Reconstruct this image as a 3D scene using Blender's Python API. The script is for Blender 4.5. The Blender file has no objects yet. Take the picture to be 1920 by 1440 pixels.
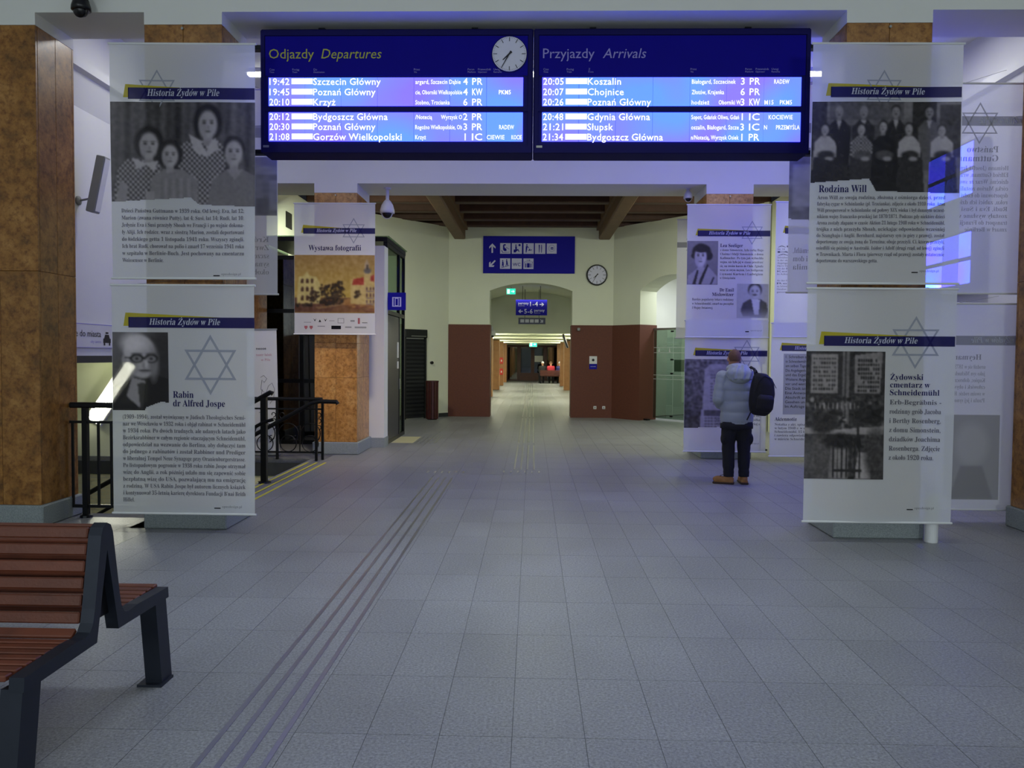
import bpy, bmesh, math, random, unicodedata
import numpy as np
from mathutils import Matrix, Vector
random.seed(7); np.random.seed(7)
SC = bpy.context.scene
COL = SC.collection

# ------------------------------------------------------------------ camera, world, lights, exposure
def _cam():
    yaw, pit, rol, F = 0.0253, 0.0360, 0.008, 1480.0
    fwd = Vector((-math.sin(yaw)*math.cos(pit), math.cos(yaw)*math.cos(pit), -math.sin(pit)))
    r = fwd.cross(Vector((0, 0, 1))).normalized(); u = r.cross(fwd)
    R = r*math.cos(rol)+u*math.sin(rol); U = -r*math.sin(rol)+u*math.cos(rol)
    c = bpy.data.cameras.new('camera'); c.sensor_fit = 'HORIZONTAL'; c.sensor_width = 36.0
    c.lens = 36.0*F/1920.0; c.clip_end = 200
    o = bpy.data.objects.new('camera', c); COL.objects.link(o)
    m = Matrix((R, U, -fwd)).transposed().to_4x4(); m.translation = Vector((0, 0, 1.62))
    o.matrix_world = m; SC.camera = o
_cam()
W = bpy.data.worlds.new('night'); SC.world = W; W.use_nodes = True
W.node_tree.nodes['Background'].inputs[0].default_value = (0.5, 0.55, 0.7, 1)
W.node_tree.nodes['Background'].inputs[1].default_value = 0.010

def area(name, loc, size, energy, color, rot=(0, 0, 0), size_y=None, spread=None):
    l = bpy.data.lights.new(name, 'AREA'); l.energy = energy; l.color = color; l.size = size
    if size_y: l.shape = 'RECTANGLE'; l.size_y = size_y
    if spread: l.spread = spread
    o = bpy.data.objects.new(name, l); COL.objects.link(o); o.location = loc; o.rotation_euler = rot
    return o
COOL = (0.84, 0.95, 1.0); WARM = (0.95, 1.0, 0.78); TUBE = (0.97, 1.0, 0.80)
# front hall: unseen fills added overhead, and two behind the viewer for upright faces
area('hall_overhead_fill', (-4.5, 0.5, 6.4), 3.0, 19, COOL, size_y=1.2)
area('hall_overhead_fill', (4.5, 0.5, 6.4), 3.0, 19, COOL, size_y=1.2)
area('hall_overhead_fill', (0, -5.0, 6.4), 3.0, 26, COOL, size_y=1.2)
area('hall_overhead_fill', (0, 5.4, 6.4), 3.0, 23, COOL, size_y=0.8, spread=math.radians(80))  # extra fill added to lift the floor towards the bay
area('entrance_fill', (-4.0, -8.6, 3.2), 2.0, 145, COOL, rot=(math.radians(72), 0, 0), size_y=1.0)
area('entrance_fill', (4.0, -8.6, 3.2), 2.0, 145, COOL, rot=(math.radians(72), 0, 0), size_y=1.0)
# bay between the two pillar rows
area('bay_pillar_fill', (-1.6, 8.4, 5.25), 0.3, 7, (1.0, 0.86, 0.62), rot=(math.radians(47), 0, math.radians(20.6)), spread=math.radians(50))  # warm fill added to brighten the left second-row pillar
area('bay_side_fill', (-3.6, 9.1, 5.32), 0.8, 15, (0.97, 0.97, 0.95), size_y=0.3)  # pair of unseen fills added to brighten the bay side walls
area('bay_side_fill', (3.7, 9.1, 5.32), 0.8, 22, (0.97, 0.97, 0.95), size_y=0.3)
# ticket room behind the second row: wall mounted floods under the beam line
area('ticket_room_light', (-3.5, 15.2, 4.50), 0.5, 62, WARM, rot=(math.radians(20), 0, 0), size_y=0.5)
area('ticket_room_light', (3.45, 15.2, 4.50), 0.5, 60, WARM, rot=(math.radians(20), 0, 0), size_y=0.5)
area('ticket_room_uplight', (-2.9, 15.95, 4.50), 0.3, 9, (1, 0.78, 0.42), rot=(math.radians(180), 0, 0))
area('ticket_room_uplight', (2.85, 15.95, 4.50), 0.3, 9, (1, 0.78, 0.42), rot=(math.radians(180), 0, 0))
area('ticket_room_light', (0, 14.6, 4.6), 0.6, 20, WARM, size_y=0.6)
area('recess_light', (0, 23.6, 3.3), 1.2, 8, TUBE, size_y=0.4)
area('kiosk_fill', (4.6, 20.3, 3.9), 1.0, 38, (0.92, 0.97, 1.0), size_y=0.6)  # unseen fill added to brighten the room behind the glass doors
VS = SC.view_settings
VS.view_transform = 'Standard'; VS.look = 'None'; VS.gamma = 1.0; VS.use_curve_mapping = False
VS.exposure = 0.86

# ------------------------------------------------------------------ helpers
def lin(h):
    h = h.lstrip('#'); v = [int(h[i:i+2], 16)/255 for i in (0, 2, 4)]
    return tuple(x/12.92 if x <= 0.04045 else ((x+0.055)/1.055)**2.4 for x in v)
def c4(c): return (*(lin(c) if isinstance(c, str) else c), 1)
MAT = {}
def nodes(name):
    m = bpy.data.materials.new(name); m.use_nodes = True; MAT[name] = m
    nt = m.node_tree; return m, nt, nt.nodes, nt.links, nt.nodes['Principled BSDF']
def mat(name, col, rough=0.6, metal=0.0, var=0.12, scale=6.0, bump=0.0, bscale=60.0, rnd=0.0, spec=0.5, col2=None):
    m, nt, N, L, P = nodes(name)
    P.inputs['Roughness'].default_value = rough; P.inputs['Metallic'].default_value = metal
    P.inputs['Specular IOR Level'].default_value = spec
    tc = N.new('ShaderNodeTexCoord'); no = N.new('ShaderNodeTexNoise')
    no.inputs['Scale'].default_value = scale; no.inputs['Detail'].default_value = 5
    L.new(tc.outputs['Object'], no.inputs['Vector'])
    mx = N.new('ShaderNodeMix'); mx.data_type = 'RGBA'
    a = lin(col) if isinstance(col, str) else col
    b = (lin(col2) if isinstance(col2, str) else col2) if col2 else tuple(x*(1-var) for x in a)
    a = a if col2 else tuple(min(1, x*(1+var*0.6)) for x in a)
    mx.inputs[6].default_value = (*a, 1); mx.inputs[7].default_value = (*b, 1)
    L.new(no.outputs['Fac'], mx.inputs[0]); out = mx.outputs[2]
    if rnd:
        oi = N.new('ShaderNodeObjectInfo'); hs = N.new('ShaderNodeHueSaturation'); mr = N.new('ShaderNodeMapRange')
        mr.inputs[3].default_value = 1-rnd; mr.inputs[4].default_value = 1+rnd
        L.new(oi.outputs['Random'], mr.inputs[0]); L.new(mr.outputs[0], hs.inputs['Value']); L.new(out, hs.inputs['Color']); out = hs.outputs[0]
    L.new(out, P.inputs['Base Color'])
    if bump:
        n2 = N.new('ShaderNodeTexNoise'); n2.inputs['Scale'].default_value = bscale; n2.inputs['Detail'].default_value = 3
        L.new(tc.outputs['Object'], n2.inputs['Vector'])
        bp = N.new('ShaderNodeBump'); bp.inputs['Strength'].default_value = bump; bp.inputs['Distance'].default_value = 0.01
        L.new(n2.outputs['Fac'], bp.inputs['Height']); L.new(bp.outputs[0], P.inputs['Normal'])
    return m
def emis(name, col, s, base=None):
    m, nt, N, L, P = nodes(name)
    P.inputs['Base Color'].default_value = c4(base or col); P.inputs['Emission Color'].default_value = c4(col)
    P.inputs['Emission Strength'].default_value = s; P.inputs['Roughness'].default_value = 0.4
    return m
def cloth(name, col=None, transp=0.22, trans=0.35):
    """thin printed banner cloth: diffuse + light passing through"""
    m = bpy.data.materials.new(name); m.use_nodes = True; MAT[name] = m
    N = m.node_tree.nodes; L = m.node_tree.links; N.remove(N['Principled BSDF'])
    o = N['Material Output']; d = N.new('ShaderNodeBsdfDiffuse'); t = N.new('ShaderNodeBsdfTranslucent'); tr = N.new('ShaderNodeBsdfTransparent')
    m1 = N.new('ShaderNodeMixShader'); m2 = N.new('ShaderNodeMixShader')
    m1.inputs[0].default_value = trans; m2.inputs[0].default_value = transp
    L.new(d.outputs[0], m1.inputs[1]); L.new(t.outputs[0], m1.inputs[2]); L.new(m1.outputs[0], m2.inputs[1]); L.new(tr.outputs[0], m2.inputs[2])
    L.new(m2.outputs[0], o.inputs[0])
    if col is None:
        at = N.new('ShaderNodeAttribute'); at.attribute_name = 'Col'
        L.new(at.outputs['Color'], d.inputs[0]); L.new(at.outputs['Color'], t.inputs[0])
    else:
        tc = N.new('ShaderNodeTexCoord'); no = N.new('ShaderNodeTexNoise'); no.inputs['Scale'].default_value = 220
        L.new(tc.outputs['Object'], no.inputs['Vector'])
        mx = N.new('ShaderNodeMix'); mx.data_type = 'RGBA'; a = lin(col)
        mx.inputs[6].default_value = (*a, 1); mx.inputs[7].default_value = (*(x*0.9 for x in a), 1)
        L.new(no.outputs['Fac'], mx.inputs[0]); L.new(mx.outputs[2], d.inputs[0]); L.new(mx.outputs[2], t.inputs[0])
    return m
def glass(name, tint, gloss=0.12, rough=0.03):
    m = bpy.data.materials.new(name); m.use_nodes = True; MAT[name] = m
    N = m.node_tree.nodes; L = m.node_tree.links; N.remove(N['Principled BSDF'])
    tr = N.new('ShaderNodeBsdfTransparent'); tr.inputs[0].default_value = c4(tint)
    g = N.new('ShaderNodeBsdfGlossy'); g.inputs['Roughness'].default_value = rough; g.inputs[0].default_value = (0.9, 0.95, 0.92, 1)
    mx = N.new('ShaderNodeMixShader'); mx.inputs[0].default_value = gloss
    L.new(tr.outputs[0], mx.inputs[1]); L.new(g.outputs[0], mx.inputs[2]); L.new(mx.outputs[0], N['Material Output'].inputs[0])
    return m
def marble(name, cols=('#5E4322', '#96672F', '#B98A4C')):
    m, nt, N, L, P = nodes(name)
    P.inputs['Roughness'].default_value = 0.32
    tc = N.new('ShaderNodeTexCoord'); mp = N.new('ShaderNodeMapping'); oi = N.new('ShaderNodeObjectInfo')
    ad = N.new('ShaderNodeVectorMath'); ad.operation = 'ADD'; sc = N.new('ShaderNodeVectorMath'); sc.operation = 'SCALE'; sc.inputs['Scale'].default_value = 37
    cx = N.new('ShaderNodeCombineXYZ'); L.new(oi.outputs['Random'], cx.inputs[0]); L.new(oi.outputs['Random'], cx.inputs[2])
    L.new(cx.outputs[0], sc.inputs[0]); L.new(tc.outputs['Object'], ad.inputs[0]); L.new(sc.outputs[0], ad.inputs[1])
    L.new(ad.outputs[0], mp.inputs['Vector'])
    n1 = N.new('ShaderNodeTexNoise'); n1.inputs['Scale'].default_value = 4.6; n1.inputs['Detail'].default_value = 8; n1.inputs['Roughness'].default_value = 0.68
    n2 = N.new('ShaderNodeTexNoise'); n2.inputs['Scale'].default_value = 17; n2.inputs['Detail'].default_value = 6; n2.inputs['Roughness'].default_value = 0.75
    L.new(mp.outputs[0], n1.inputs['Vector']); L.new(mp.outputs[0], n2.inputs['Vector'])
    r = N.new('ShaderNodeValToRGB'); e = r.color_ramp.elements
    e[0].position = 0.28; e[0].color = c4(cols[0]); e[1].position = 0.75; e[1].color = c4(cols[2])
    x = r.color_ramp.elements.new(0.5); x.color = c4(cols[1])
    L.new(n1.outputs['Fac'], r.inputs[0])
    r2 = N.new('ShaderNodeValToRGB'); e = r2.color_ramp.elements
    e[0].position = 0.33; e[0].color = (0.30, 0.18, 0.10, 1); e[1].position = 0.55; e[1].color = (1, 1, 1, 1)
    L.new(n2.outputs['Fac'], r2.inputs[0])
    mu = N.new('ShaderNodeMix'); mu.data_type = 'RGBA'; mu.blend_type = 'MULTIPLY'; mu.inputs[0].default_value = 0.8
    L.new(r.outputs[0], mu.inputs[6]); L.new(r2.outputs[0], mu.inputs[7])
    hs = N.new('ShaderNodeHueSaturation'); mr = N.new('ShaderNodeMapRange'); mr.inputs[3].default_value = 0.93; mr.inputs[4].default_value = 1.07
    L.new(oi.outputs['Random'], mr.inputs[0]); L.new(mr.outputs[0], hs.inputs['Value']); L.new(mu.outputs[2], hs.inputs['Color'])
    L.new(hs.outputs[0], P.inputs['Base Color'])
def granite(name, a, b, rough=0.42, rnd=0.05, scale=90):
    m, nt, N, L, P = nodes(name)
    P.inputs['Roughness'].default_value = rough; P.inputs['Specular IOR Level'].default_value = 0.45
    g = N.new('ShaderNodeNewGeometry'); n = N.new('ShaderNodeTexNoise'); n.inputs['Scale'].default_value = scale; n.inputs['Detail'].default_value = 4; n.inputs['Roughness'].default_value = 0.8
    n2 = N.new('ShaderNodeTexNoise'); n2.inputs['Scale'].default_value = 1.3; n2.inputs['Detail'].default_value = 6
    L.new(g.outputs['Position'], n.inputs['Vector']); L.new(g.outputs['Position'], n2.inputs['Vector'])
    r = N.new('ShaderNodeValToRGB'); r.color_ramp.elements[0].position = 0.35; r.color_ramp.elements[1].position = 0.65
    r.color_ramp.elements[0].color = c4(a); r.color_ramp.elements[1].color = c4(b); L.new(n.outputs['Fac'], r.inputs[0])
    oi = N.new('ShaderNodeObjectInfo'); mr = N.new('ShaderNodeMapRange'); mr.inputs[3].default_value = 1-rnd; mr.inputs[4].default_value = 1+rnd
    L.new(oi.outputs['Random'], mr.inputs[0])
    mr2 = N.new('ShaderNodeMapRange'); mr2.inputs[1].default_value = 0.3; mr2.inputs[2].default_value = 0.7; mr2.inputs[3].default_value = 0.9; mr2.inputs[4].default_value = 1.08
    L.new(n2.outputs['Fac'], mr2.inputs[0]); ml = N.new('ShaderNodeMath'); ml.operation = 'MULTIPLY'; L.new(mr.outputs[0], ml.inputs[0]); L.new(mr2.outputs[0], ml.inputs[1])
    hs = N.new('ShaderNodeHueSaturation'); L.new(ml.outputs[0], hs.inputs['Value']); L.new(r.outputs[0], hs.inputs['Color']); L.new(hs.outputs[0], P.inputs['Base Color'])
    mr3 = N.new('ShaderNodeMapRange'); mr3.inputs[3].default_value = rough-0.08; mr3.inputs[4].default_value = rough+0.12
    L.new(n2.outputs['Fac'], mr3.inputs[0]); L.new(mr3.outputs[0], P.inputs['Roughness'])
def screen_mat(name, s=1.0):
    m, nt, N, L, P = nodes(name)
    P.inputs['Base Color'].default_value = (0.02, 0.02, 0.06, 1); P.inputs['Roughness'].default_value = 0.25
    tc = N.new('ShaderNodeTexCoord'); n = N.new('ShaderNodeTexNoise'); n.inputs['Scale'].default_value = 1.6; n.inputs['Detail'].default_value = 1
    g = N.new('ShaderNodeNewGeometry'); L.new(g.outputs['Position'], n.inputs['Vector'])
    r = N.new('ShaderNodeValToRGB'); r.color_ramp.elements[0].position = 0.35; r.color_ramp.elements[1].position = 0.65
    r.color_ramp.elements[0].color = (0.150, 0.11, 3.3, 1); r.color_ramp.elements[1].color = (0.08, 0.21, 2.4, 1)
    L.new(n.outputs['Fac'], r.inputs[0]); L.new(r.outputs[0], P.inputs['Emission Color']); P.inputs['Emission Strength'].default_value = s

mat('white_paint', '#D9DAD4', 0.8, var=0.05, scale=1.5, bump=0.08, bscale=40)
mat('cream_paint', '#D6D9C2', 0.8, var=0.05, scale=1.5, bump=0.08, bscale=40)
marble('marble'); marble('marble_lit', ('#7E5A30', '#B98546', '#CDA163'))  # second copy is the same marble, lightened to carry the second row's light
granite('floor_granite', '#66676A', '#9C9DA0', 0.40, 0.05, 75)
granite('grout', '#626365', '#707173', 0.9, 0.0, 40)
granite('base_granite', '#6C7476', '#98A0A0', 0.5, 0.05, 110)
mat('brown_brick', '#6E3B28', 0.7, col2='#4A261A', scale=55, bump=0.2, bscale=120)
mat('dark_metal', '#15171B', 0.42, 0.6, var=0.2, scale=20)
mat('black_plastic', '#0C0C0E', 0.35, var=0.2, scale=10)
mat('bench_steel', '#262B36', 0.45, 0.5, var=0.15, scale=20)
mat('bench_wood', '#733A22', 0.5, col2='#4C2416', scale=9, rnd=0.18, bump=0.1, bscale=80)
mat('ceiling_wood', '#54362A', 0.6, col2='#3A241B', scale=7, rnd=0.1)
mat('beam_wood', '#7A5C3E', 0.6, col2='#5C4128', scale=7, rnd=0.1)
mat('corridor_wood', '#A9794C', 0.5, col2='#8A5C36', scale=5, rnd=0.08)
mat('door_wood', '#54231A', 0.5, col2='#38140F', scale=6)
mat('bin_wood', '#4A1714', 0.45, col2='#300D0C', scale=8, rnd=0.12)
mat('board_navy', '#0E0686', 0.8, var=0.1, scale=3, spec=0.15)
mat('board_frame', '#0C0850', 0.7, var=0.15, scale=5, spec=0.2)
mat('sign_navy', '#1A1694', 0.75, var=0.05, scale=3, spec=0.2)
mat('white_print', '#C9C8E6', 0.6, var=0.03)
mat('lilac_print', '#8E87CC', 0.6, var=0.03)
mat('yellow_print', '#A8A83E', 0.6, var=0.03)
mat('dial_white', '#CFCFE0', 0.5, var=0.03)
mat('ink_black', '#101018', 0.6, var=0.05)
mat('steel', '#9A9C9A', 0.32, 0.85, var=0.1, scale=20); mat('strip_steel', '#A8A8B0', 0.34, 0.95, var=0.1, scale=20)
mat('stud_steel', '#B8B8B8', 0.28, 0.8, var=0.1, scale=30)
mat('yellow_paint', '#C9C03A', 0.6, var=0.1, scale=20)
mat('grey_plastic', '#8A8C88', 0.5, var=0.08, scale=10)
mat('white_plastic', '#D5D6D6', 0.45, var=0.04, scale=10)
mat('cream_tile', '#D8D2A6', 0.3, rnd=0.06, var=0.06, scale=8)
mat('step_granite', '#77787A', 0.5, col2='#5A5B5D', scale=60)
mat('dark_stone', '#2E3133', 0.5, var=0.15, scale=30)
mat('shutter_grey', '#1C1F22', 0.5, 0.3, var=0.15, scale=8, rnd=0.06)
mat('lift_panel', '#1E2030', 0.4, 0.3, var=0.1, scale=6)
mat('red_paint', '#C03028', 0.45, var=0.1)
mat('skin', '#B58466', 0.55, var=0.08, scale=20)
mat('short_hair', '#7A5A44', 0.8, col2='#4A3022', scale=60, bump=0.3, bscale=150)
mat('jacket_grey', '#9AA2A4', 0.7, var=0.1, scale=8, bump=0.25, bscale=18)
mat('trouser_navy', '#12131A', 0.85, var=0.2, scale=12, bump=0.2, bscale=30)
mat('shirt_dark', '#16171E', 0.85, var=0.2, scale=12)
mat('boot_tan', '#9A6C34', 0.65, var=0.15, scale=14)
mat('boot_sole', '#3A2818', 0.8)
mat('pack_black', '#0B0B10', 0.75, var=0.25, scale=14, bump=0.2, bscale=40)
mat('coat_black', '#121218', 0.8); mat('coat_red', '#B02838', 0.75); mat('coat_blue', '#1E2460', 0.75); mat('cap_white', '#E0DCE0', 0.7)
mat('night', '#07080A', 0.9, var=0.3, scale=2)
mat('paper', '#D4D4D2', 0.7, var=0.05)
emis('tube_light', (1.0, 1.0, 0.82), 44); emis('stair_tube', (1.0, 1.0, 0.82), 18); emis('bay_tube', (1.0, 1.0, 0.92), 5.5)
emis('exit_green', (0.02, 0.62, 0.40), 0.75); emis('exit_white', (0.75, 1.0, 0.9), 0.7)
emis('led_text', (0.95, 0.97, 1.5), 0.65)
screen_mat('lcd', 1.0); screen_mat('lcd_rear', 1.0); screen_mat('lcd_side', 3.4)
cloth('banner_cloth', '#E4E6E8', 0.20, 0.30)
cloth('print_photo', None, 0.10, 0.2)
for n, c, t in (('ink_navy', '#20205E', .12), ('ink_title', '#23235A', .08), ('ink_body', '#62626C', .12), ('ink_yellow', '#C2B62E', .14),
                ('ink_star', '#A6ABB8', .22), ('ink_white', '#CDD0DA', .05), ('ink_pale', '#9C9EA0', .2), ('ink_palest', '#ADAFAF', .2), ('ink_black_cloth', '#15151E', .05), ('ink_pink', '#C79AA6', .1), ('ink_red', '#B06A70', .1)):
    cloth(n, c, t, 0.25)
glass('clear_glass', '#D6E6DC', 0.10); glass('green_glass', '#BFCEC2', 0.14); glass('dark_glass', '#4A5552', 0.16); glass('night_glass', '#3C4040', 0.10)

class MB:
    def __init__(s): s.v = []; s.f = []
    def add(s, vs, fs):
        b = len(s.v); s.v += [tuple(v) for v in vs]; s.f += [tuple(i+b for i in f) for f in fs]; return s
    def box(s, x0, x1, y0, y1, z0, z1, M=None):
        vs = [(x0, y0, z0), (x1, y0, z0), (x1, y1, z0), (x0, y1, z0), (x0, y0, z1), (x1, y0, z1), (x1, y1, z1), (x0, y1, z1)]
        if M is not None: vs = [M @ Vector(v) for v in vs]
        return s.add(vs, [(0, 3, 2, 1), (4, 5, 6, 7), (0, 1, 5, 4), (1, 2, 6, 5), (2, 3, 7, 6), (3, 0, 4, 7)])
    def bbox(s, x0, x1, y0, y1, z0, z1, b=0.01, seg=1, M=None):
        bm = bmesh.new(); bmesh.ops.create_cube(bm, size=1)
        for v in bm.verts: v.co = ((x0+x1)/2+v.co.x*(x1-x0), (y0+y1)/2+v.co.y*(y1-y0), (z0+z1)/2+v.co.z*(z1-z0))
        bmesh.ops.bevel(bm, geom=bm.edges[:], offset=b, segments=seg, affect='EDGES', profile=0.5)
        bm.verts.index_update()
        s.add([(M @ v.co) if M is not None else v.co.copy() for v in bm.verts], [[v.index for v in f.verts] for f in bm.faces]); bm.free(); return s
    def tube(s, pts, r, n=8, cap=True, closed=False):
        pts = [Vector(p) for p in pts]; rs = r if isinstance(r, (list, tuple)) else [r]*len(pts); k = len(pts); rings = []; up = None
        for i, p in enumerate(pts):
            if closed: t = pts[(i+1) % k]-pts[i-1]
            else: t = pts[min(i+1, k-1)]-pts[max(i-1, 0)]
            t.normalize()
            if up is None:
                up = Vector((0, 0, 1)) if abs(t.z) < 0.9 else Vector((1, 0, 0))
            a = t.cross(up)
            if a.length < 1e-4: a = t.cross(Vector((0, 1, 0)))
            a.normalize(); up = a.cross(t).normalized()
            rings.append([p+(a*math.cos(2*math.pi*j/n)+up*math.sin(2*math.pi*j/n))*rs[i] for j in range(n)])
        vs = [v for ring in rings for v in ring]; fs = []
        m = k if closed else k-1
        for i in range(m):
            i2 = (i+1) % k
            for j in range(n): fs.append((i*n+j, i*n+(j+1) % n, i2*n+(j+1) % n, i2*n+j))
        if cap and not closed: fs += [tuple(range(n-1, -1, -1)), tuple((k-1)*n+j for j in range(n))]
        return s.add(vs, fs)
    def lathe(s, prof, n=20, c=(0, 0, 0), ax='z'):
        vs = []; fs = []; k = len(prof)
        for r, z in prof:
            for j in range(n):
                a = 2*math.pi*j/n; p = (r*math.cos(a), r*math.sin(a), z)
                if ax == 'y': p = (p[0], p[2], p[1])
                if ax == 'x': p = (p[2], p[0], p[1])
                vs.append((p[0]+c[0], p[1]+c[1], p[2]+c[2]))
        for i in range(k-1):
            for j in range(n): fs.append((i*n+j, i*n+(j+1) % n, (i+1)*n+(j+1) % n, (i+1)*n+j))
        fs += [tuple(range(n-1, -1, -1)), tuple((k-1)*n+j for j in range(n))]
        return s.add(vs, fs)
    def prism(s, poly, d0, d1, ax='x'):
        """poly in the plane normal to ax; ax x: (y,z), ax y: (x,z), ax z: (x,y)"""
        def P(p, d): return (d, p[0], p[1]) if ax == 'x' else ((p[0], d, p[1]) if ax == 'y' else (p[0], p[1], d))
        n = len(poly); vs = [P(p, d0) for p in poly]+[P(p, d1) for p in poly]
        return s.add(vs, [tuple(range(n)), tuple(range(2*n-1, n-1, -1))]+[(i, n+i, n+(i+1) % n, (i+1) % n) for i in range(n)])
    def ring(s, outer, inner, d0, d1, ax='x'):
        """closed band between two polylines of equal length"""
        def P(p, d): return (d, p[0], p[1]) if ax == 'x' else ((p[0], d, p[1]) if ax == 'y' else (p[0], p[1], d))
        n = len(outer); vs = [P(p, d0) for p in outer]+[P(p, d0) for p in inner]+[P(p, d1) for p in outer]+[P(p, d1) for p in inner]; fs = []
        for i in range(n):
            j = (i+1) % n
            fs += [(i, j, n+j, n+i), (2*n+i, 3*n+i, 3*n+j, 2*n+j), (i, 2*n+i, 2*n+j, j), (n+i, n+j, 3*n+j, 3*n+i)]
        return s.add(vs, fs)
    def ell(s, c, r, n=16, m=10, R=None):
        prof = []; vs = []; fs = []
        for i in range(m+1):
            t = math.pi*i/m
            for j in range(n):
                a = 2*math.pi*j/n
                v = Vector((r[0]*math.sin(t)*math.cos(a), r[1]*math.sin(t)*math.sin(a), r[2]*math.cos(t)))
                if R is not None: v = R @ v
                vs.append(v+Vector(c))
        for i in range(m):
            for j in range(n): fs.append((i*n+j, (i+1)*n+j, (i+1)*n+(j+1) % n, i*n+(j+1) % n))
        return s.add(vs, fs)
    def flat(s, poly, y=0.0): return s.add([(p[0], y, p[1]) for p in poly], [tuple(range(len(poly)))])
    def mesh(s, name):
        me = bpy.data.meshes.new(name); me.from_pydata(s.v, [], s.f); me.update(); return me

def link(name, data, m=None, parent=None, loc=None, smooth=False):
    o = bpy.data.objects.new(name, data); COL.objects.link(o)
    if m and data is not None:
        if not data.materials: data.materials.append(MAT[m])
    if parent is not None: o.parent = parent
    if loc is not None: o.location = loc
    if smooth and data is not None: data.polygons.foreach_set('use_smooth', [True]*len(data.polygons))
    return o
def part(name, mb, m, parent, loc=None, smooth=False, label=None):
    o = link(name, mb.mesh(name), m, parent, loc, smooth)
    if label: o['label'] = label
    return o
def thing(name, label, cat, loc=(0, 0, 0), rz=0.0, group=None):
    o = bpy.data.objects.new(name, None); COL.objects.link(o); o.location = loc; o.rotation_euler = (0, 0, rz); o.empty_display_size = 0.1
    o['label'] = label; o['category'] = cat
    if group: o['group'] = group
    return o
def solo(name, mb, m, label, cat, smooth=False, group=None, loc=None):
    o = link(name, mb.mesh(name), m, None, loc, smooth); o['label'] = label; o['category'] = cat
    if group: o['group'] = group
    return o
def struct(name, mb, m, smooth=False):
    o = link(name, mb.mesh(name), m, None, None, smooth); o['kind'] = 'structure'; return o

# ------------------------------------------------------------------ lettering (collected, converted in one go at the end)
TXT = []
ALPH = {'sans': None, 'bold': None, 'serif': (0x1D400, 0x1D41A, 0x1D7CE)}
BASE = {'serifit': 'serif', 'italic': 'sans', 'light': 'sans'}          # slanted faces are sheared from the upright ones
def styled(c, st):
    if ALPH[st] is None: return c
    up, lo, dg = ALPH[st]; o = ord(c)
    if 'A' <= c <= 'Z': return chr(up+o-65)
    if 'a' <= c <= 'z': return chr(lo+o-97)
    if '0' <= c <= '9': return chr(dg+o-48)
    return c
def split_marks(ch):
    if ch in 'łŁ': return ('l' if ch == 'ł' else 'L'), '/'
    d = unicodedata.normalize('NFD', ch); return d[0], d[1:]
def text(name, parent, m, lines, y=-0.004, warp=None, flip=None, label=None):
    """lines: (string, x, baseline z, size, width or None, align, style); every line becomes a print of its own"""
    for l in lines: TXT.append((name, parent, m, l, y, warp, flip, label))
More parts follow.
